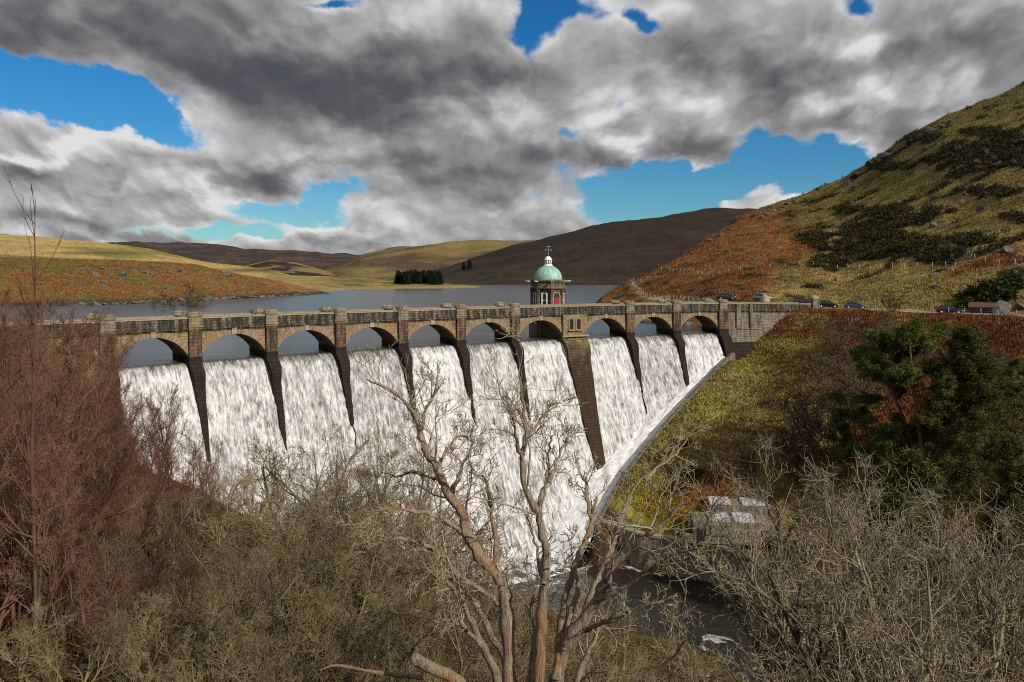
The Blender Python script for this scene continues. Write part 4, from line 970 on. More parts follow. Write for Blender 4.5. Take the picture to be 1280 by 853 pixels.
def evergreen(name, geo, nm, x, y, z, rz, label, group=None, sc=1.):
    (tv, tf), (nv, nf) = geo; e = empty(name, (x, y, z), rz, sc); tag(e, label, 'tree', group)
    mk('trunk', tv, tf, None, PINE_B, e, smooth=True); mk('crown', nv, None, nf, nm, e)
    return e
def ev(name, geo, nm, px, Y, h, ytop, rz, label):
    x, y = at(px, Y); z = hz(x, y) - .3; zt = CAMZ + (YH - ytop) / 1000 * Y
    return evergreen(name, geo, nm, x, y, z, rz, label, None, (zt - z) / h)
ev('scots_pine', scots_pine(5, 16, 15, low=.6, stems=2, lean=.16, dens=1.5), PINE_N, 1150, 106, 16., 407, 2.2, 'flat-layered pine with two curved red trunks left of the dark spruce')
ev('spruce_tree', spruce(8, 17, 7.8, 44), SPR_N, 1215, 104, 16.8, 408, .4, 'tall dense dark green spruce below the small brown shed')
ev('scots_pine', scots_pine(15, 11, 18, low=.25, stems=2, lean=.3, r=.18), PINE_N, 1092, 112, 11., 480, .8, 'low bushy pine with pale green tips left of the two-trunked pine')
ev('scots_pine', scots_pine(25, 13, 20, low=.2, stems=2, lean=.2, r=.2, dens=1.3), PINE_N, 1255, 108, 13., 448, 1.4, 'dense dark pine filling the gap between the tall spruce and the right edge')
ev('spruce_tree', spruce(18, 12, 3.6, 26), SPR_N, 1275, 90, 11.8, 545, .9, 'short dark spruce cut by the right edge of the picture')
ev('spruce_tree', spruce(19, 9, 3.4, 22), SPR_N, 1130, 92, 8.9, 560, .2, 'small dark spruce at the foot of the two-trunked pine')
# conifers beyond the water
def far_conifer(seed, H, W):
    rng = np.random.RandomState(seed); n = 700; t = rng.rand(n) ** .8; az = rng.rand(n) * 6.28; rr = W * (1 - t) ** .8 * (.55 + .5 * rng.rand(n))
    C = np.stack([np.cos(az) * rr, np.sin(az) * rr, .04 * H + t * H * .96], -1); D = np.stack([np.cos(az), np.sin(az), np.full(n, -.1)], -1)
    T = tubes(np.array([[[0, 0, -.5], [0, 0, H * .5], [0, 0, H]]], float), np.array([[.3, .2, .03]]), 5)
    return T, needles(C, D, 7, 1.5, rng, .3)
FARN = leafmat('plantation_needles', (.010, .015, .009), (.022, .032, .016))
fc = []
for k in range(3):
    (tv, tf), (nv, nf) = far_conifer(70 + k, 14, 3.9)
    e = bpy.data.objects.new('conifer', None); t = mk('trunk', tv, tf, None, PINE_B, link_it=False); t.parent = e; c = mk('crown', nv, None, nf, FARN, link_it=False); c.parent = e; fc.append((e, (t, c)))
for k in range(44):
    px = 494 + 56 * rs.rand(); Y = 690 + 50 * rs.rand(); x, y = at(px, Y)
    top = 338.5 + abs(px - 522) * .10 + rs.rand() * 5 - 1; z = hz(x, y); H = CAMZ + (YH - top) / 1000 * Y - z
    put(fc[k % 3], x, y, z, rs.rand() * 6, H / 14, 'dark conifer in the small plantation on the flat spit across the water', 'conifers of the plantation')
for px, top, lab in ((579.5, 328.5, 'shorter of two dark conifers on the brown hillside beyond the water'), (587, 326, 'taller of two dark conifers on the brown hillside beyond the water')):
    Yq = np.linspace(800, 1480, 700); zq = height((px - 640) / 1000 * Yq, Yq); ok = np.where(zq >= CAMZ + (YH - 336.5) / 1000 * Yq)[0]; Y = float(Yq[ok[0]])
    x, y = at(px, Y); z = hz(x, y); put(fc[0], x, y, z, 1, (CAMZ + (YH - top) / 1000 * Y - z) / 14, lab)

# bare bushes by the road, on the bank and on the far shore
bush = tree_proto('bare_bush', 77, B_RED, bark('bush_twigs', (.05, .034, .022), (.12, .085, .054), (.09, .072, .044)), H=6, stems=6, spread=.6, r=.07, levels=((9, .15, .7, .45), (8, .2, .7, .46), (6, .15, .7, .55)), wig=.13, up=.05, twig=.021)
for px, Y, top, lab in ((1112, 146, 362, 'round bare brown bush beside the road, right of the blue car'), (1095, 134, 385, 'bare brown bush just below the round roadside bush'), (1062, 126, 432, 'dark bare thorn bush on the grassy bank left of the pines'), (1030, 122, 452, 'small dark thorn bush on the open grassy bank'), (1040, 142, 398, 'low brown bush on the bank under the parked black car'), (1150, 128, 400, 'bare brown bush on the bank under the dark roadside car'), (1245, 118, 430, 'red-brown bush on the bank right of the tall spruce'), (990, 118, 520, 'low dark bush on the brown part of the bank'), (236, 286, 352, 'lone bare tree on the rocky far shore at the left'), (935, 121, 560, 'brown bush on the mossy bank above the stone building'), (1268, 112, 470, 'brown bush on the bank at the right edge')):
    x, y = at(px, Y); z = hz(x, y); put(bush, x, y, z - .2, rs.rand() * 6, (CAMZ + (YH - top) / 1000 * Y - z) / bush[0]['top'], lab, None, 'bush')

# round evergreen shrubs (gorse)
def gorse(seed, rx, rz_):
    rng = np.random.RandomState(seed); n = 520; d = unit(rng.normal(size=(n, 3))); d[:, 2] = np.abs(d[:, 2]); k = 1 + .25 * np.sin(d[:, :1] * 5 + seed) + .2 * np.cos(d[:, 1:2] * 6)
    C = d * np.array([rx, rx, rz_]) * k * (.6 + .4 * rng.rand(n, 1)); return needles(C, d, 9, .32, rng, .3)
GORSE = leafmat('gorse_leaves', (.02, .024, .006), (.075, .085, .018)); GORSE2 = leafmat('scrub_leaves', (.024, .020, .008), (.062, .054, .020))
gv = [gorse(k, 1.5, 1.2) for k in range(2)]
gm = [mk('gorse_bush', *([gv[k][0], None, gv[k][1]]), GORSE, link_it=False) for k in range(2)]
for k, (px, Y, w, lab) in enumerate(((898, 150, 1.15, 'round green bush beside the top of the stone channel wall'), (868, 124, .9, 'small green bush on the mossy bank below the stone hatch'), (850, 122, .8, 'small dark green bush left of its neighbour on the mossy bank'), (1235, 150, 2.4, 'large dark green bush on the slope above the brown shed'), (1262, 152, 1.8, 'dark green bush above the pale rock slab at the right edge'), (1210, 148, 1.3, 'dark green bush between the grey boulder slope and the shed'), (1125, 210, 1.6, 'dark bush on the open hillside above the roadside bush'))):
    x, y = at(px, Y); o = gm[k % 2].copy(); COL.objects.link(o); o.location = (x, y, hz(x, y) - .1); o.scale = (w, w, w); o.rotation_euler = (0, 0, k * 1.3); tag(o, lab, 'bush')

# ------------------------------------------------------------------ ground cover
def scatter_tufts(name, label, X, Y, n, h, w, seed, zones=None, lean=.5, colf=None, cat=None):
    rng = np.random.RandomState(seed); q = height(X, Y, True); C = cover(X, Y, *q); Z = q[0]
    if zones is not None:
        k = zones(X, Y, q, rng); X, Y, Z, C = X[k], Y[k], Z[k], C[k]
    M = len(X) * n; c = np.repeat(np.stack([X, Y, Z], -1), n, 0); col = np.repeat(C, n, 0) * (.55 + .9 * rng.rand(len(X), 1)).repeat(n, 0) * (.7 + .6 * rng.rand(M, 1))
    if colf is not None: col = colf(col)
    a = rng.rand(M) * 6.28; hh = (h * (.5 + rng.rand(M)))[:, None] if np.isscalar(h) else (np.repeat(h, n) * (.5 + rng.rand(M)))[:, None]
    off = rng.normal(size=(M, 3)) * w * np.array([1, 1, 0]); s = np.stack([np.cos(a), np.sin(a), 0 * a], -1) * w * .28
    tip = np.stack([np.cos(a * 3.1) * lean, np.sin(a * 3.1) * lean, np.ones(M)], -1) * hh
    o = c + off; o[:, 2] -= .08
    V = np.stack([o - s, o + s, o + tip], 1).reshape(-1, 3)
    ob = mk(name, V, None, np.arange(M * 3).reshape(-1, 3), TUFT, col=np.repeat(col, 3, 0)); tag(ob, label, cat, None, 'stuff'); return ob
TUFT = attrmat('tuft_cover')
def polar(n, px0, px1, Y0, Y1, seed, pw=1.):
    r = np.random.RandomState(seed); px = px0 + (px1 - px0) * r.rand(n); Y = Y0 + (Y1 - Y0) * r.rand(n) ** pw; return (px - 640) / 1000 * Y, Y
X, Y = polar(52000, 730, 1330, 84, 172, 1)
scatter_tufts('bracken_and_grass', 'rough grass and dead bracken on the right bank below the road', X, Y, 6, .42, .32, 2, lambda x, y, q, r: (q[1] == 0) & (q[6] > 12) & ~((q[4] < nwall(q[3]) + 1.2) & (q[3] < S_END + 4)) & (np.abs(q[6] - 73) > 6) & (q[0] > -27))
X, Y = polar(90000, 740, 1330, 140, 460, 3, .8)
scatter_tufts('moor_grass', 'tussocky moor grass and bracken on the steep right hill', X, Y, 5, .42, .38, 4, lambda x, y, q, r: (q[1] == 1) & (q[0] > 4.8))
X, Y = polar(70000, -80, 900, 19, 95, 5)
scatter_tufts('leaf_litter', 'red-brown bracken litter under the trees of the left bank', X, Y, 8, .24, .13, 6, lambda x, y, q, r: (q[1] == 0) & (q[6] < -8) & (q[0] > -30) & (q[4] > 6), .9)
X, Y = polar(26000, -60, 430, 270, 430, 8)
scatter_tufts('far_bracken', 'orange bracken and grass on the promontory across the water', X, Y, 5, .5, .5, 9, lambda x, y, q, r: (q[1] == 7) & (q[0] > 1.2))
# heathery scrub of the right hill
rng = np.random.RandomState(12); X, Y = polar(60000, 985, 1310, 165, 440, 13, .8)
q = height(X, Y, True); py = YH - (q[0] - CAMZ) / Y * 1000; f1 = fbm(X * .05, Y * .05, 5, 71); f2 = fbm(X * .25, Y * .25, 4, 81)
k = (q[1] == 1) & (q[0] > 5) & (ell(q[2], py, SCRUB) + (f2 - .5) * 1.6 + (f1 - .5) * .8 > .38); X, Y, Z = X[k][:4200], Y[k][:4200], q[0][k][:4200]
C = np.stack([X, Y, Z], -1); C = np.repeat(C, 5, 0) + rng.normal(size=(len(C) * 5, 3)) * np.array([.7, .7, .28]) + np.array([0, 0, .35])
v, f = needles(C, np.tile([[0, 0, 1.]], (len(C), 1)), 6, .55, rng, .3)
tag(mk('heather_scrub', v, None, f, GORSE2), 'dark heather and gorse scrub in patches on the right hill', None, None, 'stuff')

# ------------------------------------------------------------------ rocks
def rock_mesh(seed, flat=.7, slab=False):
    rng = np.random.RandomState(seed); import bmesh
    bm = bmesh.new(); bmesh.ops.create_icosphere(bm, subdivisions=3, radius=1.)
    pl = [(unit(rng.normal(size=3)), .45 + .4 * rng.rand()) for _ in range(11)]
    for v in bm.verts:
        p = np.array(v.co)
        for nrm, dd in pl:
            e = p @ nrm - dd
            if e > 0: p = p - nrm * e
        p = p * (1 + .05 * rng.normal()); p[2] *= flat
        if slab: p[0] *= .55; p[2] *= 1.5; p[0] += p[2] * .4
        v.co = p
    me = bpy.data.meshes.new('boulder'); bm.to_mesh(me); bm.free(); return me
def rockmat():
    m, nt, b = newmat('lichen_rock'); pos = nd(nt, 'NewGeometry').outputs['Position']; n = noise(nt, pos, 1.3, 6, .7); n2 = noise(nt, pos, .3, 3, .6)
    c = ramp(nt, n, [(.3, (.028, .026, .023)), (.5, (.085, .08, .07)), (.7, (.22, .21, .185))]); c = mixc(nt, smap(nt, n2, .55, .65, 0, .5), c, (.10, .10, .04))
    nt.links.new(c, b.inputs['Base Color']); b.inputs['Roughness'].default_value = .9; nt.links.new(bumpn(nt, n, .9, .25), b.inputs['Normal']); return m
ROCK = rockmat(); RM = [rock_mesh(k) for k in range(4)] + [rock_mesh(9, .8, True), rock_mesh(10, .7, True)]
for me in RM: me.materials.append(ROCK)
def rock(px, Y, wpx, k, label, group=None, sc=(1, 1, 1), rz=None, sink=.3, name='boulder'):
    x, y = at(px, Y); o = bpy.data.objects.new(name, RM[k % len(RM)]); COL.objects.link(o); r = wpx / 2000. * Y
    o.scale = (r * sc[0], r * sc[1], r * sc[2]); o.location = (x, y, hz(x, y) + r * sc[2] * (.55 - sink)); o.rotation_euler = (0, 0, rs.rand() * 6 if rz is None else rz); tag(o, label, 'rock', group); return o
def Yof(px, py, Y0, Y1):
    """depth at which a sight line meets the ground"""
    Y = np.linspace(Y0, Y1, 900); x = (px - 640) / 1000 * Y; z = height(x, Y); line = CAMZ + (YH - py) / 1000 * Y
    h = np.where(z >= line)[0]; return float(Y[h[0]]) if len(h) else None
def shore(px, Y0, Y1, lev):
    Y = np.linspace(Y0, Y1, 500); z = height((px - 640) / 1000 * Y, Y); i = np.where(z > lev)[0]
    return [float(Y[i[0]])] if len(i) else []
for k, (px, py, w, lab) in enumerate([(1167, 345, 10, 'pale rounded boulder on the open grass below the hill fence'), (1171, 359, 9, 'flat grey boulder just below the pale rounded boulder'), (1153, 377, 10, 'grey boulder near the road right of the bare bush'), (1260, 316, 15, 'big dark upright boulder at the right of the hillside'), (1191, 322, 8, 'upright grey boulder just above the hill fence'),
                                     (1155, 315, 9, 'cracked pale boulder at the edge of the dark scrub'), (1168, 283, 11, 'long pale rock in the middle of the scrub'), (1134, 279, 10, 'pale flat rock at the top of the scrub patch'), (1201, 254, 9, 'split white-edged boulder high on the slope'), (1207, 244, 8, 'boulder just above the split white-edged boulder'), (1226, 265, 10, 'pale flat stone right of the high split boulder'), (1212, 322, 11, 'low dark boulder beside the hill fence'), (1247, 293, 10, 'pale boulder group at the right of the slope'),
                                     (1192, 296, 8, 'small pale boulder right of the scrub patch'), (1046, 352, 7, 'small grey stone on the grass left of the pale boulder'), (1232, 309, 7, 'small boulder left of the big dark upright boulder'), (1038, 312, 10, 'dark boulder at the lower left edge of the scrub'), (1052, 326, 10, 'pale boulder at the left end of the hill fence'), (1031, 328, 12, 'dark rock mass at the left end of the hill fence'), (1226, 341, 6, 'small white stone above the brown shed'), (1270, 343, 8, 'pale stone at the right edge below the hill fence')]):
    Y = Yof(px, py, 150, 500)
    if Y: rock(px, Y, w * 1.15, k, lab)
CM = [me.copy() for me in RM[4:]]
DR = plain('crag_rock', (.032, .029, .025), .9, 0, .6, .8, .8)
for me in CM: me.materials.clear(); me.materials.append(DR)
CR = [(1205, 205), (1215, 195), (1225, 205), (1232, 192), (1240, 200), (1250, 188), (1198, 212), (1260, 195), (1272, 182), (1228, 182), (1088, 208), (1100, 203), (1112, 198), (1125, 190), (1140, 180), (1152, 172), (1072, 222), (1060, 232), (1178, 160), (1190, 156), (1165, 165), (1200, 188), (1245, 208), (1222, 214), (1268, 206)]
for k, (px, py) in enumerate(CR):
    Y = Yof(px, py, 200, 520)
    if Y:
        up = px < 1195 
        rk = rock(px, Y, 10 + 7 * rs.rand(), 4 + k % 2, 'dark slab of the crag along the crest of the right hill' if up else 'dark slab of the crag near the top right corner', 'crag along the crest' if up else 'crag near the top right', (1.3, 1.3, .9), None, .5, 'crag_slab'); rk.data = CM[k % 2]
rock(1250, 139, 26, 4, 'large pale leaning rock slab right of the brown shed', None, (1.6, .8, 1.1), .5, .4); rock(1274, 140, 18, 1, 'grey rock behind the pale leaning slab at the right edge', None, (1, 1, 1.2), 1.0, .3); rock(1231, 145, 13, 2, 'low grey rock above the brown shed', None, (1.2, 1, .8))
for k, (px, py) in enumerate([(110, 338), (128, 336), (138, 344), (146, 338), (153, 345), (160, 336), (168, 340), (176, 337), (184, 342), (190, 335), (120, 346), (150, 350), (202, 340), (222, 340), (203, 361), (130, 354), (52, 352), (44, 356), (278, 341), (285, 345), (262, 343), (187, 347)]):
    Y = Yof(px, py, 250, 460)
    if Y: rock(px, Y, 6 + 6 * rs.rand(), k, 'grey rock of the outcrop on the orange promontory', 'rocks on the promontory', (1.2, 1, .8), None, .3)
for k in range(52):
    px = 85 + 330 * ((k + rs.rand()) / 52.); yy = shore(px, 255, 470, .1)
    if yy: rock(px, yy[0] + .5, (6 + 7 * rs.rand()) * (1 if px < 340 else .6), k, 'dark rock along the waterline of the promontory', 'rocks along the far waterline', (1.3, 1, .7), None, .3)
for k in range(26):
    px = 742 + 150 * rs.rand(); yy = shore(px, 165, 260, 0.)
    if yy: rock(px, yy[0], 9 + 10 * rs.rand(), k, 'pale rock on the shore seen through the right-hand arches', 'rocks behind the right-hand arches', (1.3, 1, .7), None, .3)
for k, (px, py) in enumerate([(985, 253), (975, 258), (967, 262), (960, 266), (952, 271), (992, 251), (900, 292), (912, 285), (888, 299)]):
    Y = Yof(px, py + 2.5, 200, 500)
    if Y: rock(px, Y, 8, k, 'small rock on the orange ridge line of the right hill', 'rocks on the orange ridge', (1.3, 1, .8))

# ------------------------------------------------------------------ road, cars, walls, sheds
def road():
    pts = [dw(np.array(s), np.array(-2.5), np.array(0.))[:2] for s in (127, 130)] + [np.array((AX + a * UX + p * WXv, AY + a * UY + p * WYv)) for a, p in ((3, 72), (15, 72), (27, 72), (40, 72), (55, 72), (75, 72))]
    pts = np.array(pts); t = np.linspace(0, len(pts) - 1, 90); i = np.minimum(t.astype(int), len(pts) - 2); f = (t - i)[:, None]; p = pts[i] * (1 - f) + pts[i + 1] * f
    for _ in range(6): p[1:-1] = (p[:-2] + p[1:-1] * 2 + p[2:]) / 4
    d = unit(np.gradient(p, axis=0)); nrm = np.stack([-d[:, 1], d[:, 0]], -1); g = GB(); q = np.array([-2.9, 0, 2.9]); 
    P = p[:, None, :] + nrm[:, None, :] * q[None, :, None]; Z = np.array([[max(hz(*P[a, b]) for b in range(3)) + .05] * 3 for a in range(len(p))]); Z = np.convolve(np.pad(Z[:, 0], 4, 'edge'), np.ones(9) / 9, 'valid')[:, None].repeat(3, 1) + .05
    g.grid(np.concatenate([P, Z[..., None]], -1), np.stack([P[..., 0], P[..., 1]], -1)); tag(g.build('road', plain('worn_tarmac', (.20, .195, .18), .9, 0, .15, 2.)), 'pale tarmac road leaving the right end of the dam', None, None, 'structure')
    e = empty('roadside_wall', (*at(1062, 155), 4)); tag(e, 'low pale stone edging along the road below the parked blue car', 'wall')
    g = GB()
    for a in range(8, 34): 
        c0 = P[a, 0] - nrm[a] * .3; c1 = P[a + 1, 0] - nrm[a + 1] * .3
        for zz in ((Z[a, 0] - .35, Z[a, 0] + .2),):
            for s_ in (-.25, .25):
                g.grid(np.array([[[*(c0 + nrm[a] * s_), zz[0]], [*(c1 + nrm[a + 1] * s_), zz[0]]], [[*(c0 + nrm[a] * s_), zz[1]], [*(c1 + nrm[a + 1] * s_), zz[1]]]]), [[[a * .5, 0], [a * .5 + .5, 0]], [[a * .5, 1.08], [a * .5 + .5, 1.08]]])
            g.grid(np.array([[[*(c0 - nrm[a] * .25), zz[1]], [*(c1 - nrm[a + 1] * .25), zz[1]]], [[*(c0 + nrm[a] * .25), zz[1]], [*(c1 + nrm[a + 1] * .25), zz[1]]]]), [[[a, 0], [a + 1, 0]], [[a, .5], [a + 1, .5]]])
    o = g.build('edging', ST_COPE, e); o.matrix_parent_inverse = Matrix.Translation(-Vector(e.location))
    return p, nrm, Z
RP, RN, RZ = road()

GLASS = plain('car_glass', (.02, .024, .03), .06, 0, .05); TYRE = plain('tyre_rubber', (.02, .02, .02), .9); RIM = plain('alloy', (.45, .45, .46), .35, .8, .1); LAMP = plain('headlamp', (.8, .8, .78), .15, 0, .05); TAIL = plain('tail_lamp', (.5, .012, .012), .3, 0, .05); PLATE = plain('number_plate', (.7, .7, .62), .5, 0, .05)
def car(px, Y, rz, col, label, suv=0.):
    x, y = at(px, Y); paint = plain('car_paint', col, .22, .25, .05)
    e = empty('parked_car', (x, y, hz(x, y) + .06), rz); tag(e, label, 'car', 'cars parked by the end of the dam')
    h = 1.0 + .16 * suv
    # stations along the length: x, half width low, belt height, bottom
    st = [(-2.08, .66, .72, .42), (-2.02, .78, .86, .30), (-1.7, .84, .92, .26), (-.9, .87, .92, .24), (.3, .87, .90, .24), (1.1, .86, .84, .25), (1.7, .82, .74, .27), (2.0, .72, .62, .32), (2.1, .58, .5, .4)]
    g = GB(); R = []
    for (a, w, b, lo) in st:
        b *= h; R.append([(a, -w * .92, lo), (a, -w, lo + .18), (a, -w, b - .14), (a, -w * .93, b), (a, 0, b + .02), (a, w * .93, b), (a, w, b - .14), (a, w, lo + .18), (a, w * .92, lo), (a, -w * .92, lo)])
    R = np.array(R); g.grid(R, np.stack([R[..., 0], R[..., 2]], -1))
    for k in (0, -1): g.grid(np.stack([R[k], R[k] * [1, 0, 1]]), np.zeros((2, 10, 2)))
    body = g.build('body', paint, e, True)
    top = 1.44 + .22 * suv; bel = .9 * h; tail = -1.9 if suv else -1.75
    cab = [(tail, .74, bel - .02, bel), (tail + .22, .66, bel, top - .10), (-.9, .63, bel, top), (.05, .62, bel, top - .02), (.35, .62, bel, top - .12), (1.15, .74, bel - .05, bel - .03)]
    g = GB(); R = np.array([[(a, -.79, lo), (a, -w, hi), (a, 0, hi + .025), (a, w, hi), (a, .79, lo)] for (a, w, lo, hi) in cab]); g.grid(R[1:5, 1:4], np.stack([R[1:5, 1:4, 0], R[1:5, 1:4, 1]], -1)); g.build('roof', paint, body, True)
    def pane(name, q):
        gg = GB(); q = np.array(q); gg.grid(q, q[..., [0, 2]]); return gg.build(name, GLASS, e)
    pane('windscreen', [[(.37, -.60, top - .12), (.37, .60, top - .12)], [(1.12, -.72, bel - .02), (1.12, .72, bel - .02)]])
    pane('rear_window', [[(tail + .22, -.64, top - .11), (tail + .22, .64, top - .11)], [(tail + .02, -.72, bel), (tail + .02, .72, bel)]])
    for s_ in (-1, 1):
        pane('side_window', [[(tail + .26, s_ * .665, top - .10), (-.35, s_ * .635, top - .02)], [(tail + .1, s_ * .80, bel), (-.35, s_ * .80, bel)]])
        pane('side_window', [[(-.28, s_ * .632, top - .02), (.32, s_ * .625, top - .13)], [(-.28, s_ * .80, bel), (1.02, s_ * .79, bel - .03)]])
        gg = GB(); gg.bar((-.34, s_ * .80, bel - .02), (-.30, s_ * .63, top), .035, 4); gg.build('door_pillar', paint, body)
        for a in (-1.3, 1.3):
            gg = GB(); gg.bar((a, s_ * .66, .32), (a, s_ * .88, .32), .32, 18); w = gg.build('wheel', TYRE, e)
            gg = GB(); gg.bar((a, s_ * .86, .32), (a, s_ * .90, .32), .20, 12); gg.build('rim', RIM, w)
        gg = GB(); gg.box(1.92, 2.06, s_ * .64 - .14, s_ * .64 + .14, .56 * h, .70 * h); gg.build('headlight', LAMP, e)
        gg = GB(); gg.box(-2.10, -1.96, s_ * .66 - .1, s_ * .66 + .1, .66 * h, .88 * h); gg.build('tail_light', TAIL, e)
        gg = GB(); gg.box(.82, .98, s_ * .92 - .09, s_ * .92 + .09, bel + .0, bel + .14); gg.build('wing_mirror', paint, e)
    gg = GB(); gg.box(2.08, 2.125, -.25, .25, .42, .53); gg.build('number_plate', PLATE, e); gg = GB(); gg.box(-2.125, -2.08, -.25, .25, .56, .67); gg.build('number_plate', PLATE, e)
car(908, 181, -.25, (.035, .036, .042), 'dark grey car at the left, nearest the hill path', .7)
car(954, 178, -1.1, (.33, .35, .38), 'silver car half hidden behind the pointed stone on the far parapet')
car(1004, 172, -.3, (.04, .045, .05), 'dark car showing only its roof above the parapet')
car(1035, 166.5, -.45, (.012, .012, .013), 'black car just right of the tall end pillar of the dam', .6)
car(1069, 161, -.38, (.025, .06, .19), 'bright blue car on the pale road left of the bare bush')
car(1187, 140.5, -.5, (.012, .017, .032), 'dark navy car on the road just left of the brown shed', .3)

def pointed_stone(px, Y, h, w, label):
    x, y = at(px, Y); e = empty('gate_stone', (x, y, hz(x, y) - .2), .4); tag(e, label, 'stone pillar'); g = GB(); z = np.array([0, h * .55, h * .8, h * .95, h]); r = np.array([w, w, w * .72, w * .35, .02])
    a = np.linspace(0, 2 * math.pi, 5) + .78; P = np.stack([r[:, None] * np.cos(a) * 1.3, r[:, None] * np.sin(a), z[:, None] + 0 * a], -1); g.grid(P, np.stack([a[None] * w + 0 * z[:, None], z[:, None] + 0 * a], -1)); g.build('shaft', ST_COPE, e)
pointed_stone(956, 172, 2.7, .95, 'pointed stone standing behind the right parapet in front of the silver car')

def shed():
    px, Y = 1229, 141.; x, y = at(px, Y); e = empty('shed', (x, y, hz(x, y) - .4), -.62); tag(e, 'small brown wooden shed with a red-brown roof beside the road', 'shed')
    wd = plain('brown_boards', (.045, .028, .018), .85, 0, .4, 3.); rf = plain('rusty_roof', (.085, .030, .022), .8, 0, .3, 2.)
    g = GB(); g.box(-2.0, 2.0, -1.1, 1.1, 0, 1.75); g.build('wall', wd, e); 
    g = GB(); P = np.array([[(-2.2, -1.35, 1.68), (2.2, -1.35, 1.68)], [(-2.2, 0, 2.5), (2.2, 0, 2.5)], [(-2.2, 1.35, 1.68), (2.2, 1.35, 1.68)]]); g.grid(P, P[..., :2]); P2 = P.copy(); P2[..., 2] -= .1; g.grid(P2, P[..., :2])
    for k in (0, 1): g.grid(np.stack([P[:, k], P2[:, k]]), np.zeros((2, 3, 2)))
    for k in (0, 2): g.grid(np.stack([P[k], P2[k]]), np.zeros((2, 2, 2)))
    g.build('roof', rf, e); g = GB()
    for s_ in (-1.98, 1.98): g.grid(np.array([[(s_, -1.1, 1.75), (s_, 1.1, 1.75)], [(s_, 0, 2.4), (s_, 0, 2.4)]]), np.zeros((2, 2, 2)))
    g.build('gable', wd, e); g = GB(); g.box(1.7, 1.95, -1.14, -1.1, .1, 1.7); g.build('door_post', plain('pale_board', (.3, .28, .24), .8), e)
    g = GB(); g.box(-.5, .4, -1.13, -1.1, .1, 1.6); g.build('door', plain('dark_boards', (.025, .017, .012), .9), e)
shed()

def fence(pts, label, hgt=1.15, gap=3.0, wood=(.30, .27, .22), wires=3, pr=.07):
    M = plain('fence_wood', wood, .9, 0, .3); W = plain('fence_wire', (.22, .21, .2), .5, .5); pts = np.array(pts, float); d = np.r_[0, np.cumsum(np.linalg.norm(np.diff(pts, axis=0), axis=1))]; n = max(2, int(d[-1] / gap)); s = np.linspace(0, d[-1], n + 1)
    X = np.interp(s, d, pts[:, 0]); Y = np.interp(s, d, pts[:, 1]); Z = np.array([hz(a, b) for a, b in zip(X, Y)]); e = empty('wire_fence', (X[0], Y[0], Z[0])); tag(e, label, 'fence'); o = np.array(e.location)
    me = None
    for a, b, c in zip(X, Y, Z):
        g = GB(); g.bar((0, 0, -.3), (0, 0, hgt * (.92 + .16 * rs.rand())), pr, 6); p = g.build('post', M, e); p.location = (a - o[0], b - o[1], c - o[2]); p.rotation_euler = (rs.normal() * .05, rs.normal() * .05, 0)
    for w in range(wires):
        g = GB()
        for k in range(n): g.bar(np.array([X[k], Y[k], Z[k] + hgt * (.3 + .3 * w)]) - o, np.array([X[k + 1], Y[k + 1], Z[k + 1] + hgt * (.3 + .3 * w)]) - o, .012, 3)
        g.build('wire', W, e)
L = []
for px, py in ((1000, 334), (1035, 336), (1080, 338), (1130, 336), (1180, 334), (1236, 331), (1290, 330)):
    Y = Yof(px, py, 150, 400)
    if Y: L.append(at(px, Y))
fence(L, 'long wire fence with pale posts crossing the right hillside', 1.4, 3.6, pr=.09)
L = [tuple(RP[k] - RN[k] * 3.9) for k in range(36, 86, 4)]
fence(L, 'wire fence with pale posts along the roadside near the shed', 1.2, 2.6)
fence([at(a, b - 3) for a, b, _ in PATH], 'post fence along the pale path round the headland', 1.2, 3.2)
L = []
for px, py in ((792, 352), (830, 336), (880, 345), (920, 340), (965, 336), (1000, 334)):
    Y = Yof(px, py, 170, 400)
    if Y: L.append(at(px, Y))
fence(L, 'wire fence climbing the orange bracken slope above the path', 1.3, 4., pr=.08)

# stone works at the river's edge
def building():
    px, Y = 912, 112.; x, y = at(px, Y); e = empty('stone_building', (x, y, -25.6), -.12); tag(e, 'low ruined stone building with pale flat roof slabs by the river', 'building')
    g = GB(); g.box(-5.2, 5.6, -2.4, 2.6, 0, 2.9); g.build('wall', ST_WING, e); g = GB(); g.box(-2.2, 5.6, 2.6, 6.0, 0, 4.0); g.build('rear_wall', ST_WING, e)
    slab = plain('pale_slab', (.42, .43, .44), .6, 0, .2, 1.5)
    for a in ((-3.0, -.2, -1.9, 2.1, 2.92), (.5, 3.2, -1.9, 2.1, 2.92), (-2.3, .6, 2.5, 6.1, 4.02), (2.2, 5.7, 2.5, 6.1, 4.02)):
        g = GB(); g.box(a[0], a[1], a[2], a[3], a[4], a[4] + .22); g.build('roof_slab', slab, e)
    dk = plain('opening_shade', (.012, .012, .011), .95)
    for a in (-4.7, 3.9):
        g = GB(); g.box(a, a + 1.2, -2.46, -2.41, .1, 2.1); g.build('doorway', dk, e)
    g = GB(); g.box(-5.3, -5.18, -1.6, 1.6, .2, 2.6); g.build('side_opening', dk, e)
    g = GB(); g.box(-6.4, -5.3, -2.4, -1.9, 0, 1.2); g.box(-6.4, -5.9, -2.4, 2.2, 0, 1.0); g.build('low_wall', ST_WING, e)
building()
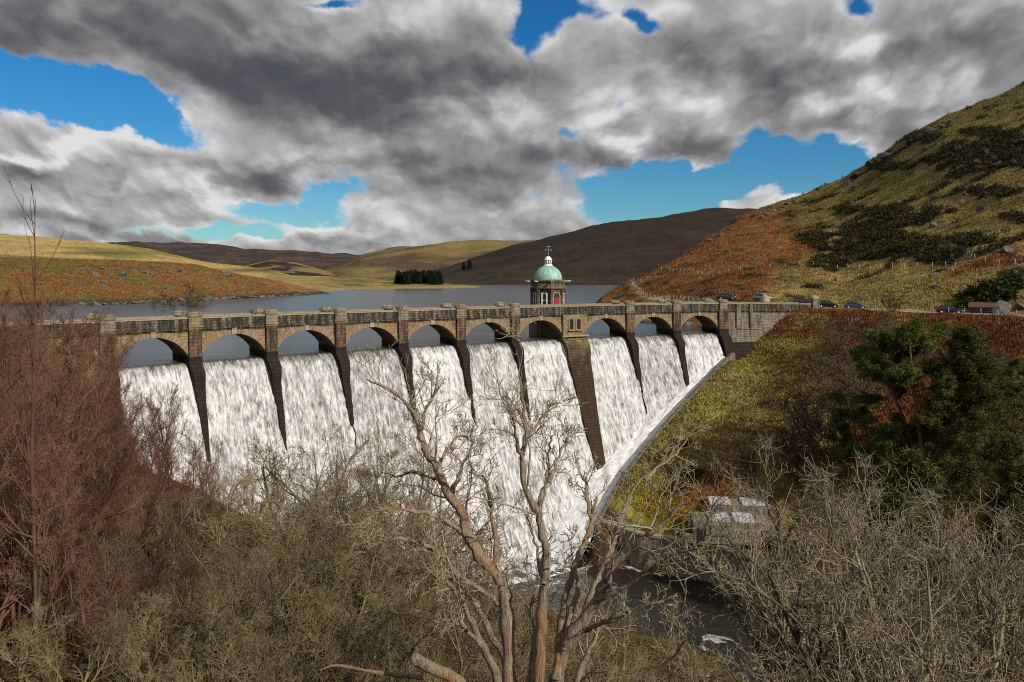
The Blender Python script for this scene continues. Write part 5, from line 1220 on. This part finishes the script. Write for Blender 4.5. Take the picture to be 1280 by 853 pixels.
def river_wall():
    e = empty('retaining_wall', (*at(815, 115), -31)); tag(e, 'grey stone retaining wall with flat coping above the river pool', 'wall'); o = np.array(e.location)
    a = np.array([[*dw(np.array(s), nwall(np.array(s)) + .4, np.array(0.))[:2]] for s in (65.5, )] + [list(at(765, 119.5)), list(at(800, 115)), list(at(850, 112.5)), list(at(895, 110)), list(at(960, 103))])
    t = np.linspace(0, len(a) - 1, 60); i = np.minimum(t.astype(int), len(a) - 2); f = (t - i)[:, None]; p = a[i] * (1 - f) + a[i + 1] * f
    for _ in range(4): p[1:-1] = (p[:-2] + 2 * p[1:-1] + p[2:]) / 4
    L = np.r_[0, np.cumsum(np.linalg.norm(np.diff(p, axis=0), axis=1))]; d = unit(np.gradient(p, axis=0)); nr = np.stack([d[:, 1], -d[:, 0]], -1)
    def strip(g, off0, z0, off1, z1):
        A = np.concatenate([p + nr * off0, np.full((60, 1), z0)], 1) - o; B = np.concatenate([p + nr * off1, np.full((60, 1), z1)], 1) - o; g.grid(np.stack([A, B], 1), np.stack([np.stack([L, L], 1), np.stack([L * 0 + z0 + off0, L * 0 + z1 + off1], 1)], -1))
    g = GB(); strip(g, .3, -33, 0, -26.15); strip(g, -.9, -33, -.9, -26.15); g.build('wall', ST_WING, e)
    g = GB(); strip(g, .12, -26.15, .12, -25.8); strip(g, .12, -25.8, -1.0, -25.8); strip(g, -1.0, -25.8, -1.0, -26.15); strip(g, .12, -26.15, -1.0, -26.15); g.build('coping', ST_COPE, e)
river_wall()
def hatch():
    Y = Yof(851, 556, 95, 160) or 128; x, y = at(851, Y); e = empty('stone_hatch', (x, y, hz(x, y) - .2), .3); tag(e, 'small dark stone hatch with a grey slab lid on the mossy bank', 'hatch')
    g = GB(); g.box(-1.2, 1.2, -.8, .8, 0, 1.1); g.build('wall', ST_WET, e); g = GB(); g.box(-.7, .9, -.75, .95, 1.12, 1.35); g.build('lid', ST_COPE, e)
hatch()

# ------------------------------------------------------------------ sky, sun, camera
SUN_EL, SUN_DIR = math.radians(33), Vector((.76, -.65, 0)).normalized()
def sky():
    w = bpy.data.worlds.new('World'); scene.world = w; w.use_nodes = True; nt = w.node_tree
    bg = nt.nodes['Background']; out = nt.nodes['World Output']
    st = nd(nt, 'TexSky', sky_type='NISHITA', sun_disc=False); st.sun_elevation = SUN_EL; st.sun_rotation = math.atan2(SUN_DIR.x, SUN_DIR.y)
    st.altitude = 300; st.air_density = 1.; st.dust_density = .25; st.ozone_density = 2.2
    d = nd(nt, 'TexCoord').outputs['Generated']; sp = nd(nt, 'SeparateXYZ', i_0=d)
    hsv = nd(nt, 'HueSaturation', i_Saturation=1.25, i_Value=1., i_Color=st.outputs[0])
    tint = mixc(nt, 1., hsv.outputs[0], mixc(nt, smap(nt, sp.outputs[2], .02, .22), (.62, .95, 1.10), (.30, .90, 1.22)), 'MULTIPLY'); nt.links.new(tint, bg.inputs[0]); bg.inputs[1].default_value = .072
    yy = mth(nt, 'MAXIMUM', mth(nt, 'ABSOLUTE', sp.outputs[1]), .12)
    U = mth(nt, 'DIVIDE', sp.outputs[0], yy); V = mth(nt, 'DIVIDE', sp.outputs[2], yy)
    P0 = nd(nt, 'CombineXYZ', i_0=U, i_1=V, i_2=0.).outputs[0]
    # cloud deck: billows flatten and shrink toward the horizon
    fl = mth(nt, 'ADD', mth(nt, 'MAXIMUM', V, 0.), .55)
    P = nd(nt, 'CombineXYZ', i_0=mth(nt, 'DIVIDE', mth(nt, 'MULTIPLY', U, .85), fl), i_1=mth(nt, 'DIVIDE', mth(nt, 'MULTIPLY', V, 1.4), fl), i_2=0.).outputs[0]
    wn = nd(nt, 'TexNoise', i_Vector=P, i_Scale=3.2, i_Detail=7., i_Roughness=.58).outputs['Color']
    wc = nd(nt, 'VectorMath', operation='SUBTRACT', i_0=wn, i_1=(.5, .5, .5)).outputs[0]
    PW = nd(nt, 'VectorMath', operation='MULTIPLY_ADD', i_0=wc, i_1=(.22, .18, 0), i_2=P0).outputs[0]
    PN = nd(nt, 'VectorMath', operation='MULTIPLY_ADD', i_0=wc, i_1=(.12, .12, 0), i_2=P).outputs[0]
    def bil(off, sc, det):
        v = nd(nt, 'VectorMath', operation='ADD', i_0=PN, i_1=off).outputs[0]
        return mth(nt, 'ABSOLUTE', mth(nt, 'MULTIPLY_ADD', noise(nt, v, sc, det, .5), 2., -1.))
    def puff(off, d):
        return mth(nt, 'ADD', mth(nt, 'MULTIPLY', bil(off, 4.6, d), 1.0), mth(nt, 'MULTIPLY', bil(off, 12., d), .5))
    p0 = puff((0, 0, 0), 5.); p1 = puff((.012, .028, 0), 3.)
    wl = nd(nt, 'TexNoise', i_Vector=P, i_Scale=4.5, i_Detail=7., i_Roughness=.55).outputs['Color']
    PS = nd(nt, 'VectorMath', operation='MULTIPLY_ADD', i_0=nd(nt, 'VectorMath', operation='SUBTRACT', i_0=wl, i_1=(.5, .5, .5)).outputs[0], i_1=(.22, .17, 0), i_2=P0).outputs[0]
    sw = nd(nt, 'SeparateXYZ', i_0=PW); uw, vw = sw.outputs[0], sw.outputs[1]
    def blob(x, y, rx, ry, amp, rot=0, src=None):
        v = mapping(nt, nd(nt, 'VectorMath', operation='SUBTRACT', i_0=src or PW, i_1=((x - 640) / 1000, (YH - y) / 1000, 0)).outputs[0], (1, 1, 1), (0, 0, 0), (0, 0, rot))
        v = nd(nt, 'VectorMath', operation='MULTIPLY', i_0=v, i_1=(1000 / rx, 1000 / ry, 0)).outputs[0]
        q = nd(nt, 'VectorMath', operation='DOT_PRODUCT', i_0=v, i_1=v).outputs['Value']
        return mth(nt, 'MULTIPLY', mth(nt, 'EXPONENT', mth(nt, 'MULTIPLY', q, -1.)), amp * (1.35 if amp < 0 else 1.3))
    def total(L, base, src=None):
        t = base
        for b in L: t = mth(nt, 'ADD', t, blob(*b, src=src))
        return t
    def fb(off=(0, 0, 0), det=9.):
        v = nd(nt, 'VectorMath', operation='ADD', i_0=PN, i_1=off).outputs[0]
        return noise(nt, v, 2.9, det, .56)
    n0 = fb(); n1 = fb((.03, .07, 0), 4.); nbig = noise(nt, PN, 1.0, 4, .5); nfine = noise(nt, PN, 9., 6, .55)
    HOLES = [(70, 120, 105, 34, -.55), (190, 150, 90, 24, -.48, .35), (20, 100, 60, 24, -.3), (685, 22, 36, 52, -.42), (735, 12, 26, 20, -.2), (785, 135, 28, 32, -.36), (722, 180, 26, 18, -.24), (900, 225, 200, 12, -.2), (800, 12, 30, 14, -.26), (400, 4, 42, 11, -.42), (300, 46, 18, 10, -.2),
             (390, 258, 80, 17, -.52, .05), (440, 238, 40, 14, -.3), (315, 286, 70, 10, -.42), (215, 296, 70, 7, -.22), (70, 150, 110, 16, -.2), (500, 158, 22, 12, -.2), (745, 150, 20, 14, -.16), (800, 238, 70, 26, -.35), (900, 232, 110, 22, -.55), (1000, 212, 90, 20, -.5, .25), (1050, 190, 60, 16, -.35, .2), (1062, 10, 34, 18, -.22), (1075, 150, 24, 9, -.2), (20, 258, 60, 14, -.16), (30, 195, 30, 22, -.1)]
    FULL = [(330, 70, 190, 90, .35), (90, 30, 150, 40, .3), (900, 110, 160, 95, .35), (1180, 80, 140, 90, .3), (120, 220, 170, 40, .25), (520, 190, 130, 60, .25), (580, 90, 120, 60, .2), (640, 290, 300, 22, .25), (760, 200, 60, 40, .12)]
    cov = total(HOLES + FULL, mth(nt, 'ADD', mth(nt, 'MULTIPLY', mth(nt, 'SUBTRACT', n0, .5), 1.1), .26))
    cov = mth(nt, 'ADD', cov, mth(nt, 'ADD', mth(nt, 'MULTIPLY', mth(nt, 'SUBTRACT', nfine, .5), .34), mth(nt, 'MULTIPLY', mth(nt, 'SUBTRACT', p0, .30), .52)))
    mk_ = nd(nt, 'MapRange', interpolation_type='SMOOTHSTEP', i_0=cov, i_1=-.06, i_2=.15); mask = mk_.outputs[0]
    SH = [(400, 100, 170, 50, -.30), (430, 148, 95, 24, -.22), (250, 80, 110, 50, -.18), (120, 20, 150, 40, -.16), (25, 50, 90, 50, -.20), (920, 195, 150, 26, -.26, -.05), (870, 60, 50, 50, -.16), (985, 95, 70, 40, -.18), (1190, 70, 110, 40, -.10), (1040, 150, 90, 26, -.14), (640, 85, 70, 30, -.10), (110, 272, 150, 14, -.14), (150, 205, 170, 26, .12), (35, 200, 36, 16, -.3), (330, 232, 50, 16, -.26), (235, 225, 70, 12, -.10), (590, 240, 120, 22, -.20), (520, 205, 40, 16, -.14), (690, 185, 30, 24, -.2), (760, 215, 50, 16, -.12), (300, 308, 200, 8, .06),
          (20, 176, 60, 9, .26), (120, 182, 80, 9, .26), (215, 192, 40, 9, .22), (265, 248, 46, 18, .28), (180, 240, 50, 20, .06), (380, 215, 34, 12, .12), (850, 100, 40, 40, .16), (905, 90, 30, 30, .12), (1075, 42, 34, 16, .34), (1060, 105, 60, 24, .24), (1180, 98, 50, 18, .18), (1130, 130, 50, 18, .16), (765, 168, 30, 14, .32), (735, 130, 26, 30, .16), (650, 140, 70, 22, .16), (560, 140, 60, 22, .16), (420, 280, 70, 10, .20), (560, 285, 80, 14, .06), (1000, 238, 60, 12, .2), (700, 262, 100, 10, .10), (560, 30, 80, 22, .16), (470, 40, 60, 24, .14), (340, 22, 40, 14, .1), (740, 50, 40, 30, .1), (840, 12, 40, 14, .16)]
    rel = mth(nt, 'MULTIPLY', mth(nt, 'SUBTRACT', n0, n1), .35)
    br = mth(nt, 'ADD', total(SH, .55, PS), rel)
    br = mth(nt, 'ADD', br, mth(nt, 'MULTIPLY', mth(nt, 'SUBTRACT', nbig, .5), .10))
    br = mth(nt, 'ADD', br, mth(nt, 'ADD', mth(nt, 'MULTIPLY', mth(nt, 'SUBTRACT', p0, .30), .26), mth(nt, 'MULTIPLY', mth(nt, 'SUBTRACT', p0, p1), .62)))
    br = mth(nt, 'ADD', br, mth(nt, 'MULTIPLY', mth(nt, 'SUBTRACT', nfine, .5), .10))
    br = mth(nt, 'ADD', br, smap(nt, cov, .02, .36, .26, 0.))
    br = smap(nt, br, -.5, 1., 0., 1.)
    c = ramp(nt, br, [(.18, (.055, .058, .070)), (.42, (.098, .097, .105)), (.533, (.165, .16, .165)), (.653, (.285, .278, .280)), (.76, (.44, .435, .435)), (.907, (.74, .735, .73))])
    cb = nd(nt, 'Background', i_0=c, i_1=1.0)
    mx = nd(nt, 'MixShader', i_0=mth(nt, 'MULTIPLY', mask, .985)); nt.links.new(bg.outputs[0], mx.inputs[1]); nt.links.new(cb.outputs[0], mx.inputs[2])
    nt.links.new(mx.outputs[0], out.inputs[0])
    w.cycles.sampling_method = 'MANUAL'; w.cycles.sample_map_resolution = 512
sky()
sl = bpy.data.lights.new('sun', 'SUN'); sl.energy = 4.7; sl.angle = math.radians(.53); sl.color = (1., .93, .83)
so = bpy.data.objects.new('sun', sl); COL.objects.link(so)
to_sun = Vector((SUN_DIR.x * math.cos(SUN_EL), SUN_DIR.y * math.cos(SUN_EL), math.sin(SUN_EL)))
so.rotation_euler = to_sun.to_track_quat('Z', 'Y').to_euler(); so.location = (200, -200, 300)
cd = bpy.data.cameras.new('camera'); cam = bpy.data.objects.new('camera', cd); COL.objects.link(cam)
cd.sensor_width = 36; cd.lens = 28.125; cd.shift_y = -(426.5 - YH) / 1280.; cd.clip_end = 20000; cd.clip_start = .1
cam.location = (0, 0, CAMZ); cam.rotation_euler = (math.pi / 2, 0, 0)
scene.camera = cam
scene.view_settings.view_transform = 'Standard'; scene.view_settings.look = 'None'; scene.view_settings.exposure = 0; scene.view_settings.gamma = 1
scene.cycles.filter_width = 1.05; scene.cycles.max_bounces = 6; scene.cycles.diffuse_bounces = 3; scene.cycles.transparent_max_bounces = 4
scene.cycles.use_denoising = False
scene.cycles.sample_clamp_direct = 8; scene.cycles.sample_clamp_indirect = 3
